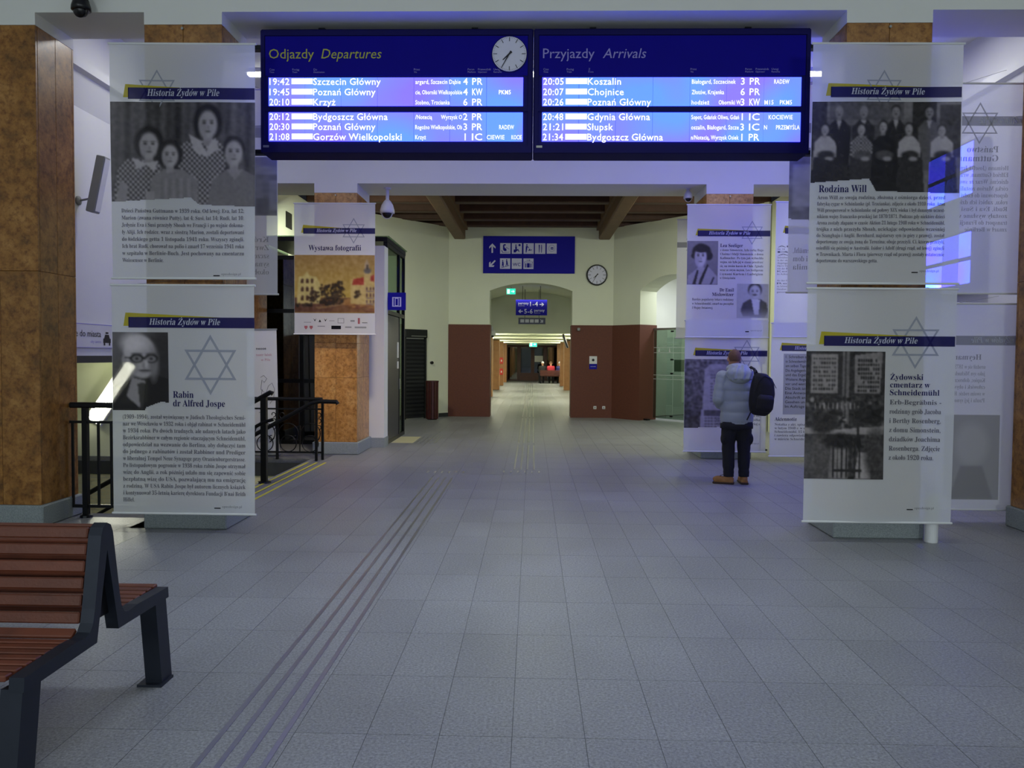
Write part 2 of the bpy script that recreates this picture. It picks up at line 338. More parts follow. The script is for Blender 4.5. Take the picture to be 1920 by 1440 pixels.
def flush_text():
    keys = set()
    for t in TXT:
        for ch in t[3][0]:
            if ch != ' ': keys.add((split_marks(ch)[0], BASE.get(t[3][6], t[3][6])))
    keys = sorted(keys); objs = {}
    def mk(body, off=0.0):
        c = bpy.data.curves.new('lettering', 'FONT'); c.body = body; c.size = 1; c.resolution_u = 2; c.offset = off
        o = bpy.data.objects.new('lettering', c); COL.objects.link(o); return o
    adv = {}
    for k in keys:
        objs[k] = mk(styled(*k), 0.009 if k[1] == 'bold' else 0.0); adv[k] = mk(styled(*k)+'|')
    bar = mk('|')
    bpy.context.view_layer.update(); dg = bpy.context.evaluated_depsgraph_get(); geo = {}
    def grab(o):
        me = bpy.data.meshes.new_from_object(o.evaluated_get(dg)); co = np.zeros(len(me.vertices)*3); me.vertices.foreach_get('co', co)
        r = co.reshape(-1, 3)[:, :2].copy(), [tuple(p.vertices) for p in me.polygons]; bpy.data.meshes.remove(me); return r
    bend = grab(bar)[0][:, 0].max()
    for k, o in objs.items():
        co, fs = grab(o); geo[k] = (co, fs, grab(adv[k])[0][:, 0].max()-bend+(0.03 if k[1] == 'bold' else 0))
    for o in list(objs.values())+list(adv.values())+[bar]:
        c = o.data; bpy.data.objects.remove(o); bpy.data.curves.remove(c)
    def mark(mk_, bx0, bx1, top, slant):
        cx = (bx0+bx1)/2+slant*0.06
        Q = lambda *p: (np.array(p), [tuple(range(len(p)))])
        if mk_ == '\u0301': return [Q((cx-0.03, top+0.05), (cx+0.03, top+0.05), (cx+0.15, top+0.21), (cx+0.04, top+0.21))]
        if mk_ == '\u0307': return [Q((cx-0.05, top+0.06), (cx+0.05, top+0.06), (cx+0.06, top+0.16), (cx-0.04, top+0.16))]
        if mk_ == '\u0308': return [Q((cx+d-0.05, top+0.06), (cx+d+0.05, top+0.06), (cx+d+0.05, top+0.16), (cx+d-0.05, top+0.16)) for d in (-0.11, 0.11)]
        if mk_ == '\u0328': return [Q((bx1-0.10, 0.01), (bx1-0.14, -0.10), (bx1-0.09, -0.19), (bx1+0.03, -0.17), (bx1+0.03, -0.13), (bx1-0.05, -0.13), (bx1-0.07, -0.08), (bx1-0.02, 0.01))]
        if mk_ == '/': m_ = top*0.5; return [Q((bx0-0.06, m_-0.10), (bx0-0.06, m_-0.02), (bx1+0.04, m_+0.14), (bx1+0.04, m_+0.06))]
        return []
    for name, parent, m, (s, x, z, size, width, al, st), y, warp, flip, label in TXT:
        pen = 0.0; items = []; nsp = 0
        for ch in s:
            if ch == ' ': pen += 0.27; nsp += 1; continue
            b, mk_ = split_marks(ch); co, fs, adv_ = geo[(b, BASE.get(st, st))]
            if len(co): items.append((co, fs, pen, nsp))
            if mk_ and len(co):
                if b == 'i': mk_ = ''
                for c_ in mk_:
                    for mc, mf in mark(c_, co[:, 0].min(), co[:, 0].max(), co[:, 1].max(), 1 if st in ('serifit', 'italic') else 0): items.append((mc, mf, pen, nsp))
            pen += adv_
        if not items: continue
        x0 = min((c[:, 0]+p).min() for c, f, p, q in items); x1 = max((c[:, 0]+p).max() for c, f, p, q in items)
        sx = size; gap = 0.0
        if width:
            sx = width/(x1-x0)
            if nsp:
                sx = min(max(sx, 0.55*size), 1.06*size); gap = (width-(x1-x0)*sx)/nsp
                if gap > 0.26*size: gap = 0.0; width = None
        w = width if width else (x1-x0)*sx
        ox = x-(w if al == 'R' else (w/2 if al == 'C' else 0)); vs = []; fs_ = []
        for co, fs, p, q in items:
            b = len(vs)
            for a, c in co:
                px = ox+(a+p-x0+(c*0.22 if st in ('serifit', 'italic') else 0))*sx+q*gap; pz = z+c*size
                if flip is not None: px = flip-px
                vs.append((px, y+(warp(px, pz) if warp else 0), pz))
            fs_ += [tuple(i+b for i in f) for f in fs]
        me = bpy.data.meshes.new(name); me.from_pydata(vs, [], fs_); me.update(); o = link(name, me, m, parent)
        if label: o['label'] = label

# ------------------------------------------------------------------ the setting: floor
VX0, VX1, VY0, VY1 = -8.2, -3.38, 7.80, 12.10           # stair opening
b = MB()
b.box(-8.2, 8.2, -9, VY0, -0.2, -0.0028); b.box(VX1, 8.2, VY0, VY1, -0.2, -0.0028); b.box(-8.2, 8.2, VY1, 21.3, -0.2, -0.0028); b.box(-2.2, 2.2, 21.3, 54, -0.2, -0.0028)
floor = struct('floor', b, 'grout')
PX, PY, TX0, TY0, G = 0.31, 0.615, 0.24, 3.30, 0.003
tm = MB().box(0, PX-G, 0, PY-G, -0.012, 0).mesh('tile'); tm.materials.append(MAT['floor_granite'])
near = []; rest = MB()
for i in range(-28, 28):
    for j in range(-20, 80):
        x, y = TX0+i*PX, TY0+j*PY
        if x < -8.1 or x > 7.8 or y < -8.8 or y > 51 or (y > 20.6 and not -2.1 < x < 1.75): continue
        if x < VX1+0.01 and y+PY > VY0 and y < VY1: continue
        cx, cy = x+PX/2, y+PY/2
        if cy > 2.8 and abs(cx/cy) < 0.69 and cy < 12: near.append((cy, x, y))
        else: rest.box(x, x+PX-G, y, y+PY-G, -0.012, 0)
near.sort()
for k, (c, x, y) in enumerate(near):
    if k < 300: link('tile', tm, None, floor, (x, y, 0))
    else: rest.box(x, x+PX-G, y, y+PY-G, -0.012, 0)
o = part('tile_field', rest, 'floor_granite', floor); o['kind'] = 'stuff'
# strip of floor beside the stair opening
part('stair_kerb', MB().box(-3.72, VX1, 7.15, VY0, -0.012, 0).box(VX1-0.02, VX1+0.06, VY0, VY1, -0.2, -0.001), 'floor_granite', floor)

# ------------------------------------------------------------------ walls, lintels, ceilings
struct('wall_left', MB().box(-8.4, -8.2, -9, 7.15, 0, 6.5), 'white_paint')
struct('wall_right', MB().box(8.2, 8.4, -9, 7.15, 0, 6.5), 'white_paint')
struct('wall_back', MB().box(-8.4, 8.4, -9.2, -9, 0, 6.5), 'white_paint')
struct('ceiling', MB().box(-8.4, 8.4, -9, 7.15, 6.5, 6.6), 'white_paint')
PIL1 = [(-5.25, -4.53), (-3.53, -2.82), (2.75, 3.50), (4.66, 5.40)]
PIL2 = [(-5.25, -4.53), (-3.51, -2.82), (2.73, 3.47), (4.66, 5.40)]
b = MB().box(-8.2, 8.2, 7.15, 7.75, 4.69, 6.5).box(-8.2, -5.25, 7.15, 7.75, 0, 4.69).box(5.40, 8.2, 7.15, 7.75, 0, 4.69)
for x0, x1 in PIL1: b.box(x0, x1, 7.15, 7.75, 4.58, 4.69)
struct('wall_front', b, 'white_paint')
b = MB().box(-5.05, 5.2, 12.65, 13.6, 4.35, 5.5)
for x0, x1 in PIL2: b.box(x0, x1, 12.65, 13.6, 4.20, 4.35)
struct('wall_arcade', b, 'white_paint')
struct('ceiling_bay', MB().box(-5.2, 5.4, 7.75, 12.65, 5.4, 5.5), 'white_paint')
# left bay wall stands over the stair tunnel
struct('wall_bay_left', MB().box(-5.2, -5.0, 7.75, 12.15, 1.58, 5.4).box(-5.2, -5.0, 12.15, 13.6, 0, 5.4), 'white_paint')
struct('trim_1', MB().box(-5.22, -4.985, 7.75, 12.15, 1.50, 1.58), 'dark_stone')
struct('trim_2', MB().prism([(-5.0, 4.30), (-4.88, 4.62), (-4.82, 4.64), (-4.82, 4.74), (-5.0, 4.78)], 7.75, 12.65, 'y'), 'white_paint')
struct('wall_bay_right', MB().box(5.2, 5.4, 7.75, 13.6, 0, 5.5), 'white_paint')
struct('trim_3', MB().prism([(5.2, 4.30), (5.08, 4.62), (5.02, 4.64), (5.02, 4.74), (5.2, 4.78)], 7.75, 12.65, 'y'), 'white_paint')
# stair shaft
wall_sh = struct('wall_shaft_far', MB().box(-8.2, VX1, VY1, VY1+0.15, -3.2, -0.28), 'cream_paint')
struct('wall_shaft_near', MB().box(-8.2, VX1, VY0-0.15, VY0, -3.2, -0.21), 'cream_paint')
struct('trim_4', MB().box(-8.2, VX1, VY1-0.03, VY1+0.02, -0.27, -0.07), 'dark_stone')
struct('wall_tunnel_far', MB().box(-8.2, -5.0, 12.15, 12.3, -0.07, 1.5), 'cream_paint')
struct('wall_tunnel_end', MB().box(-8.4, -8.2, 7.8, 12.15, -3.2, 1.5), 'cream_paint')
struct('wall_tunnel_near', MB().box(-8.2, -5.25, 7.75, 7.8, 0, 1.5), 'cream_paint')
struct('ceiling_tunnel', MB().box(-8.2, -5.2, 7.8, 12.15, 1.5, 1.56), 'cream_paint')
tl = MB().bbox(0, 0.106, -0.006, 0, 0, 0.050, 0.003).mesh('tile'); tl.materials.append(MAT['cream_tile'])
for r in range(18):
    for c in range(14):
        link('tile', tl, None, wall_sh, (-7.75+c*0.112+(0.056 if r % 2 else 0), VY1-0.001, -0.335-r*0.056))
rb = MB()
for r in range(18):
    for c in range(26): rb.box(-6.18+c*0.112+(0.056 if r % 2 else 0), -6.074+c*0.112+(0.056 if r % 2 else 0), VY1-0.006, VY1, -0.335-r*0.056, -0.285-r*0.056)
o = part('tile_field', rb, 'cream_tile', wall_sh); o['kind'] = 'stuff'
# the flight of steps going down to the left
st = thing('staircase', 'grey stone steps with yellow nosings going down to the left', 'stairs', (VX1, (VY0+VY1)/2, 0))
hw = (VY1-VY0)/2-0.03
for k in range(16):
    x1 = -0.02-k*0.28; z = -0.16*(k+1)
    sp_ = part('step', MB().box(x1-0.28, x1, -hw, hw, z-0.22, z), 'step_granite', st)
    part('nosing', MB().box(x1-0.28, x1-0.24, -hw, hw, z, z+0.004), 'yellow_paint', sp_)

# ticket room behind the second row
struct('wall_ticket_left', MB().box(-5.2, -5.0, 13.6, 17.5, 0, 4.98), 'cream_paint')
struct('wall_ticket_right', MB().box(5.15, 5.35, 13.6, 17.3, 0, 4.98), 'cream_paint')
def arch_pts(x0, x1, spring, apex, n=14):
    h = apex-spring; w = (x1-x0)/2; R = (w*w+h*h)/(2*h); cz = apex-R; cx = (x0+x1)/2; a = math.asin(w/R)
    return [(cx-R*math.sin(a-2*a*i/n), cz+R*math.cos(a-2*a*i/n)) for i in range(n+1)]
pl = [(-2.21, 0), (-1.13, 0)]+arch_pts(-1.13, 1.04, 3.32, 3.53)+[(1.04, 0), (2.11, 0), (2.11, 4.98), (-2.21, 4.98)]
struct('wall_far', MB().prism(pl, 20.8, 21.4, 'y'), 'cream_paint')
LD = math.atan2(-1.6, -1.35); RD = math.atan2(-1.6, 1.35)
ML = Matrix.Translation((-2.21, 20.8, 0)) @ Matrix.Rotation(LD, 4, 'Z')      # local x along the wall, local -y outwards
MR = Matrix.Translation((2.11, 20.8, 0)) @ Matrix.Rotation(RD, 4, 'Z')
def place(o, M): o.matrix_world = M; return o
place(struct('wall_diagonal_left', MB().box(0, 4.4, -0.5, 0, 0, 4.98), 'cream_paint'), ML)
pr = [(0, 0), (0.94, 0)]+arch_pts(0.94, 2.9, 3.28, 3.62)+[(2.9, 0), (4.6, 0), (4.6, 4.98), (0, 4.98)]
place(struct('wall_diagonal_right', MB().prism(pr, 0, 0.62, 'y'), 'cream_paint'), MR)
place(struct('wall_kiosk', MB().box(0.2, 4.5, 2.9, 3.0, 0, 4), 'white_paint'), MR)
place(struct('wall_kiosk_near', MB().box(0.1, 0.2, 0.63, 3.0, 0, 4), 'white_paint'), MR)
place(struct('wall_kiosk_far', MB().box(4.5, 4.6, 0.63, 3.0, 0, 4), 'white_paint'), MR)
place(struct('ceiling_kiosk', MB().box(0.1, 4.6, 0.63, 3.0, 4.0, 4.1), 'cream_paint'), MR)
place(struct('floor_kiosk', MB().box(0.1, 4.6, 0.02, 3.0, -0.05, -0.015), 'floor_granite'), MR)
# brick dado around the passage
struct('trim_5', MB().box(-2.212, -1.11, 20.775, 20.83, 0, 2.43).box(-1.16, -1.11, 20.83, 21.4, 0, 2.43), 'brown_brick')
struct('trim_6', MB().box(1.02, 2.125, 20.775, 20.83, 0, 2.43).box(1.02, 1.07, 20.83, 21.4, 0, 2.43), 'brown_brick')
place(struct('trim_7', MB().box(0, 0.965, -0.028, 0.03, 0, 2.43).box(0.91, 0.965, 0.03, 0.62, 0, 2.43), 'brown_brick'), MR)
place(struct('baseboard_left', MB().box(0.02, 0.35, 0, 0.015, 0, 0.10).box(1.62, 4.0, 0, 0.015, 0, 0.10), 'dark_stone'), ML)
# wooden ceiling with cross joists and two heavy beams
ce = struct('ceiling_wood', MB().box(-5.2, 5.35, 13.6, 21.2, 5.22, 5.3), 'ceiling_wood')
for k in range(26): part('plank', MB().box(-5.1+k*0.4, -4.705+k*0.4, 13.6, 20.85, 5.19, 5.225), 'ceiling_wood', ce)
for y in (14.3, 15.5, 16.45, 17.5, 18.6, 19.7, 20.65):
    part('joist', MB().bbox(-5.0, 5.15, y-0.14, y+0.14, 4.97, 5.2, 0.02).box(-5.0, 5.15, y-0.19, y+0.19, 5.13, 5.195), 'ceiling_wood', ce)
for x, s in ((-1.93, 0), (1.86, 0)):
    part('beam', MB().bbox(x-0.15, x+0.15, 13.6, 20.8, 4.66, 5.2, 0.025).box(x-0.21, x+0.21, 13.6, 20.8, 4.9, 5.2), 'beam_wood', ce)
# vaulted recess and the long corridor
va = arch_pts(-1.75, 1.7, 3.32, 3.72); vb = [(x*1.08, z+0.25) for x, z in va]
struct('ceiling_vault', MB().prism(va+vb[::-1], 21.4, 26.2, 'y'), 'cream_paint')
struct('wall_recess_left', MB().box(-1.95, -1.75, 21.4, 26.2, 0, 3.4), 'cream_paint')
struct('wall_recess_right', MB().box(1.7, 1.9, 21.4, 26.2, 0, 3.4), 'cream_paint')
pl = [(-2.2, 0), (-1.68, 0), (-1.68, 2.36), (1.64, 2.36), (1.64, 0), (2.2, 0), (2.2, 4.2), (-2.2, 4.2)]
struct('wall_portal', MB().prism(pl, 26.2, 26.5, 'y'), 'cream_paint')
struct('wall_corridor_left', MB().box(-2.1, -1.95, 26.5, 51.7, 0, 2.6), 'cream_paint')
struct('wall_corridor_right', MB().box(1.9, 2.05, 26.5, 51.7, 0, 2.6), 'cream_paint')
cc = struct('ceiling_corridor', MB().box(-2.1, 2.05, 26.5, 51.7, 2.46, 2.6), 'cream_paint')
for k, y in enumerate((28.4, 31.0, 34.2, 37.4, 40.0, 42.6, 46.0, 49.5)): struct('trim_%d' % (k+8), MB().box(-1.95, 1.9, y-0.12, y+0.12, 2.36, 2.46), 'cream_paint')
for k, y in enumerate((31.0, 37.4, 42.6, 48.0)):
    for s in (-1, 1):
        x = -1.949 if s < 0 else 1.899
        t = solo('wood_pilaster', MB().bbox(min(x, x-s*0.4), max(x, x-s*0.4), y-0.22, y+0.22, 0, 2.355, 0.01), 'corridor_wood',
                 '%s wooden pilaster on the %s wall of the long corridor' % (('first', 'second', 'third', 'last')[k], 'bin' if s < 0 else 'wall clock'), 'pilaster')
        t['label'] = '%s light wooden pilaster of the corridor, on the side with the %s' % (('first', 'second', 'third', 'last')[k], 'red fire boxes' if s < 0 else 'far bench')
# end doors of the corridor
dw = struct('door_1', MB().box(-1.95, 1.9, 51.5, 51.62, 2.30, 2.46), 'cream_paint')
part('door_frame', MB().box(-1.65, 1.7, 51.42, 51.5, 2.18, 2.30).box(-1.65, 1.7, 51.42, 51.5, 0, 0.06), 'door_wood', dw)
for x in (-1.63, -0.92, -0.80, -0.02, 0.08, 0.78, 0.92, 1.66): part('door_post', MB().box(x-0.06, x+0.06, 51.40, 51.52, 0, 2.25), 'door_wood', dw)
for x in (-0.86, 0.85): part('door_post', MB().box(x-0.07, x+0.07, 51.34, 51.44, 0, 2.3), 'bin_wood', dw)
for x0, x1 in ((-1.57, -0.98), (-0.74, -0.08), (0.14, 0.72), (0.98, 1.6)): part('pane', MB().box(x0, x1, 51.45, 51.46, 0.06, 2.18), 'night_glass', dw)
for x0, x1 in ((-0.74, -0.08), (0.14, 0.72)): part('kick_plate', MB().box(x0, x1, 51.44, 51.47, 0.06, 0.5), 'door_wood', dw)
part('notice', MB().box(0.16, 0.70, 51.435, 51.44, 1.22, 1.62), 'paper', dw, label='white paper notice')
struct('wall_night', MB().box(-4, 4, 55, 55.1, -0.5, 4), 'night')
struct('ground_outside', MB().box(-4, 4, 51.7, 55, -0.05, -0.02), 'dark_stone')

# ------------------------------------------------------------------ marble pillars
ROWS = [(0.2, 1.24), (1.24, 1.80), (1.80, 2.90), (2.90, 3.62), (3.62, 9)]
def pillar(x0, x1, y0, y1, zt, label, base_h=0.2, stone='marble', rows=[(0.2, 2.36), (2.36, 9)]):
    t = thing('marble_pillar', label, 'pillar', ((x0+x1)/2, (y0+y1)/2, 0)); hx, hy = (x1-x0)/2, (y1-y0)/2; g = 0.0012
    part('core', MB().box(-hx+0.03, hx-0.03, -hy+0.03, hy-0.03, 0, zt), 'dark_stone', t)
    part('granite_base', MB().bbox(-hx-0.03, hx+0.03, -hy-0.03, hy+0.03, 0, base_h, 0.012), 'base_granite', t)
    for z0, z1 in rows:
        z1 = min(z1, zt)
        if z0 >= zt: continue
        for a, c in ((-hx, 0), (0, hx)):
            part('marble_panel', MB().bbox(a+g, c-g, -hy, -hy+0.03, z0+g, z1-g, 0.003), stone, t)
            part('marble_panel', MB().bbox(a+g, c-g, hy-0.03, hy, z0+g, z1-g, 0.003), stone, t)
        for a, c in ((-hy+0.031, 0), (0, hy-0.031)):
            part('marble_panel', MB().bbox(-hx, -hx+0.03, a+g, c-g, z0+g, z1-g, 0.003), stone, t)
            part('marble_panel', MB().bbox(hx-0.03, hx, a+g, c-g, z0+g, z1-g, 0.003), stone, t)
    part('fixing_pin', MB().tube([(0, -hy, zt-0.04), (0, -hy-0.02, zt-0.04)], 0.012, 8), 'steel', t)
    return t
LB = ['orange marble pillar beside the slatted bench, no banner on it', 'marble pillar behind the banners of the four children and the man in glasses',
      'marble pillar behind the banners of the large family and the cemetery', 'orange marble pillar next to the cemetery banner, no banner on its front']
for (x0, x1), l in zip(PIL1, LB): pillar(x0, x1, 7.15, 7.75, 4.58, l)
LB = ['marble pillar in the stair corner behind the roll-up banner', 'orange marble pillar with the painted town banner beside the lift',
      'marble pillar behind the banner the standing man looks at', 'marble pillar hidden behind the banner with typed pages']
for (x0, x1), l in zip(PIL2, LB):
    if abs(x0) > 4.4: x0, x1 = (-4.99, -4.6) if x0 < 0 else (4.8, 5.19)
    pillar(x0, x1, 12.65, 13.6, 4.2, l, stone='marble_lit', rows=ROWS)
# ------------------------------------------------------------------ train boards
def star(s, cx, cz, r, w):
    """outlined six-pointed star: two triangles as bands"""
    for rot in (90, -90):
        o = [(cx+r*math.cos(math.radians(rot+120*k)), cz+r*math.sin(math.radians(rot+120*k))) for k in range(3)]
        q = (r-2*w)/r; i = [(cx+(x-cx)*q, cz+(z-cz)*q) for x, z in o]
        for k in range(3):
            j = (k+1) % 3; s.append([o[k], o[j], i[j], i[k]])
def clock_face(parent, cx, cz, r, y, dark='ink_black', face='dial_white', hour=7.58, minute=35, roman=False):
    part('dial', MB().lathe([(r, y-0.008), (r, y)], 40, (cx, 0, cz), 'y'), face, parent)
    tk = MB()
    for k in range(60):
        a = math.pi/2-2*math.pi*k/60; big = k % 5 == 0
        if roman and not big: continue
        L = (0.30 if roman else 0.24) if big else 0.07; w = (0.016 if big else 0.006)*r*(1.6 if roman and k % 15 == 0 else 1.2)
        d = Vector((math.cos(a), 0, math.sin(a))); n = Vector((-d.z, 0, d.x)); c = Vector((cx, y-0.011, cz))
        tk.add([c+d*r*0.96+n*w, c+d*r*0.96-n*w, c+d*r*(0.96-L)-n*w, c+d*r*(0.96-L)+n*w], [(0, 1, 2, 3)])
    part('minute_marks', tk, dark, parent)
    for nm, val, L, w, yy in (('hour_hand', hour/12, 0.52, 0.055, -0.014), ('minute_hand', minute/60, 0.86, 0.04, -0.017)):
        a = math.pi/2-2*math.pi*val; d = Vector((math.cos(a), 0, math.sin(a))); n = Vector((-d.z, 0, d.x)); c = Vector((cx, y+yy, cz))
        h = MB().add([c-d*r*0.18+n*w*r, c-d*r*0.18-n*w*r, c+d*r*L-n*w*r*0.4, c+d*r*L+n*w*r*0.4, *[p+Vector((0, 0.002, 0)) for p in (c-d*r*0.18+n*w*r, c-d*r*0.18-n*w*r, c+d*r*L-n*w*r*0.4, c+d*r*L+n*w*r*0.4)]],
                     [(0, 1, 2, 3), (7, 6, 5, 4), (0, 4, 5, 1), (1, 5, 6, 2), (2, 6, 7, 3), (3, 7, 4, 0)])
        part(nm, h, dark, parent)
SB = 200.0      # printed layout units per metre on the boards
def board(name, label, X0, wpx, head, head_m, rows, clock):
    t = thing(name, label, 'train board', (X0, 7.40, 3.50)); H = 1.14; Wd = wpx/SB
    X = lambda v: v/SB
    Z = lambda v: H-v/SB
    part('casing', MB().bbox(0, Wd, 0, 0.30, 0, H, 0.012), 'board_frame', t)
    part('face_panel', MB().box(0.05, Wd-0.05, -0.006, 0, Z(86), Z(14)), 'board_navy', t)
    part('frame_rim', MB().box(0.01, Wd-0.01, -0.014, 0, Z(13), Z(8)).box(0.01, Wd-0.01, -0.014, 0, Z(228), Z(214)).box(0.01, 0.045, -0.014, 0, Z(214), Z(13)).box(Wd-0.045, Wd-0.01, -0.014, 0, Z(214), Z(13)).box(0.045, Wd-0.045, -0.012, 0, Z(152), Z(144)), 'board_frame', t)
    seams = [16, 84, 152, 220, 288, 355, 423, 491]
    for z0, z1 in ((142, 90), (207, 154)):
        for a, c in zip(seams[:-1], seams[1:]):
            part('display_module', MB().box(X(a)+0.0015, X(c)-0.0015, -0.008, 0, Z(z0), Z(z1)), 'lcd', t)
            part('display_module', MB().box(X(a)+0.0015, X(c)-0.0015, 0.30, 0.308, Z(z0), Z(z1)), 'lcd_rear', t)
    text('heading', t, head_m, [(head[0], X(17), Z(55), 0.128, None, 'L', 'sans'), (head[1], X(head[2]), Z(55), X(head[3]-head[2])/5 if 0 else 0.128, X(head[3]-head[2]), 'L', 'italic')], -0.009)
    cap = lambda a, c, x: [(a, X(x), Z(77), 0.026, None, 'L', 'light'), (c, X(x), Z(81.5), 0.022, None, 'L', 'light')]
    text('column_caption', t, 'lilac_print', cap('Czas', 'Time', 18)+cap('Pociąg', 'Train', 61)+cap(*head[4], 101)+cap('Przez', 'Via', 288)+cap('Peron', 'Platform', 388)+cap('Przewoźnik', 'Operator', 407)+cap('Uwagi', 'Remarks', 436), -0.009)
    ls = []
    ys = [97, 116, 134.6, 161.5, 180, 198.5]
    for y, r in zip(ys, rows):
        zb = Z(y+6.6)
        ls.append((r[0], X(18), zb, 0.088, X(37.5), 'L', 'bold')); ls.append((r[1], X(100), zb, 0.088, None, 'L', 'bold'))
        if r[2]: ls += [(q, X(291 if k == 0 else 291+r[6]), zb+0.008, 0.056, X(r[6]*(1 if '|' not in r[2] else (0.36 if k == 0 else 0.45))), 'L' if k == 0 else 'R', 'bold') for k, q in enumerate(r[2].split('|'))]
        ls.append((r[3], X(384), zb, 0.088, None, 'C', 'bold')); ls.append((r[4], X(406), zb, 0.088, X(19), 'C', 'bold'))
        if r[5]: ls.append((r[5][0], X(r[5][1]), zb+0.008, 0.056, X(5.5*len(r[5][0])), 'L', 'bold'))
        if r[5] and len(r[5]) > 2: ls.append((r[5][2], X(r[5][3]), zb+0.008, 0.056, X(min(5.5*len(r[5][2]), 489-r[5][3])), 'L', 'bold'))
        part('type_bar', MB().box(X(59.5), X(99), -0.0105, -0.0095, Z(y+5.2), Z(y-5.2)), 'led_text', t)
    text('display_text', t, 'led_text', [l for l in ls if l[0].strip()], -0.0115)
    if clock:
        ck = part('clock', MB().lathe([(0.166, -0.012), (0.166, 0), (0.155, 0)], 40, (X(465), 0, Z(48)), 'y'), 'board_frame', t, label='round white clock'); clock_face(ck, X(465), Z(48), 0.158, -0.012)
    for x in (0.55, Wd-0.55): part('hanger', MB().box(x-0.03, x+0.03, 0.1, 0.17, H-0.005, H+0.05), 'dark_metal', t)
    part('side_arm', MB().box(*((-0.26, 0.01) if X0 < -1 else (Wd-0.01, Wd+0.215)), 0.12, 0.2, H-0.14, H-0.10), 'dark_metal', t)
    part('side_arm', MB().box(*((-0.26, 0.01) if X0 < -1 else (Wd-0.01, Wd+0.215)), 0.12, 0.2, 0.02, 0.06), 'dark_metal', t)
    part('type_plate', MB().box(0.03, 0.085, -0.016, -0.014, Z(219), Z(215)), 'steel', t)
    return t
DEP = [('19:42', 'Szczecin Główny', 'argard, Szczecin Dąbie', '4', 'PR', None, 84), ('19:45', 'Poznań Główny', 'cie, Oborniki Wielkopolskie', '4', 'KW', ('PKM5', 446), 87),
       ('20:10', 'Krzyż', 'Stobno, Trzcianka', '6', 'PR', None, 64), ('20:12', 'Bydgoszcz Główna', '/Notecią|Wyrzysk O', '2', 'PR', None, 87),
       ('20:30', 'Poznań Główny', 'Rogoźno Wielkopolskie, Ob', '3', 'PR', ('RADEW', 447), 87), ('21:08', 'Gorzów Wielkopolski', 'Krzyż', '1', 'IC', ('CIEWIE', 424, 'KOCIE', 470), 20)]
ARR = [('20:05', 'Koszalin', 'Białogard, Szczecinek', '3', 'PR', ('RADEW', 441), 80), ('20:07', 'Chojnice', 'Złotów, Krajenka', '6', 'PR', None, 59),
       ('20:26', 'Poznań Główny', 'hodzież|Oborniki W', '3', 'KW', ('M15', 424, 'PKM5', 452), 90), ('20:48', 'Gdynia Główna', 'Sopot, Gdańsk Oliwa, Gdań', '1', 'IC', ('KOCIEWIE', 432), 87),
       ('21:21', 'Słupsk', 'oszalin, Białogard, Szcze', '3', 'IC', ('N', 424, 'PRZEMYŚLA', 446), 87), ('21:34', 'Bydgoszcz Główna', 'n/Notecią, Wyrzysk Osiek', '1', 'PR', None, 87)]
board('departures_board', 'navy departures board with clock and bright violet screens', -2.56, 509, ('Odjazdy', 'Departures', 115, 226, ('Do', 'Destination')), 'yellow_print', DEP, True)
board('arrivals_board', 'navy arrivals board with bright violet screens and no clock', -0.01, 508, ('Przyjazdy', 'Arrivals', 127, 205, ('Z', 'From')), 'lilac_print', ARR, False)
# screens on the side wall of the bay, seen past the cloth banners
for k, (z0, nm) in enumerate(((3.53, 'upper'), (2.50, 'lower'))):
    t = thing('side_display', '%s violet glowing display on the bay side wall behind the thin banners' % nm, 'display', (5.19, 9.8, z0))
    part('casing', MB().bbox(-0.16, -0.01, -0.62, 1.0, -0.06, 0.62, 0.01), 'board_frame', t)
    for a, c in ((0.0, 0.26), (0.31, 0.59)):
        for q in range(4): part('display_module', MB().box(-0.168, -0.16, -0.54+q*0.38, -0.175+q*0.38, a, c), 'lcd_side', t)

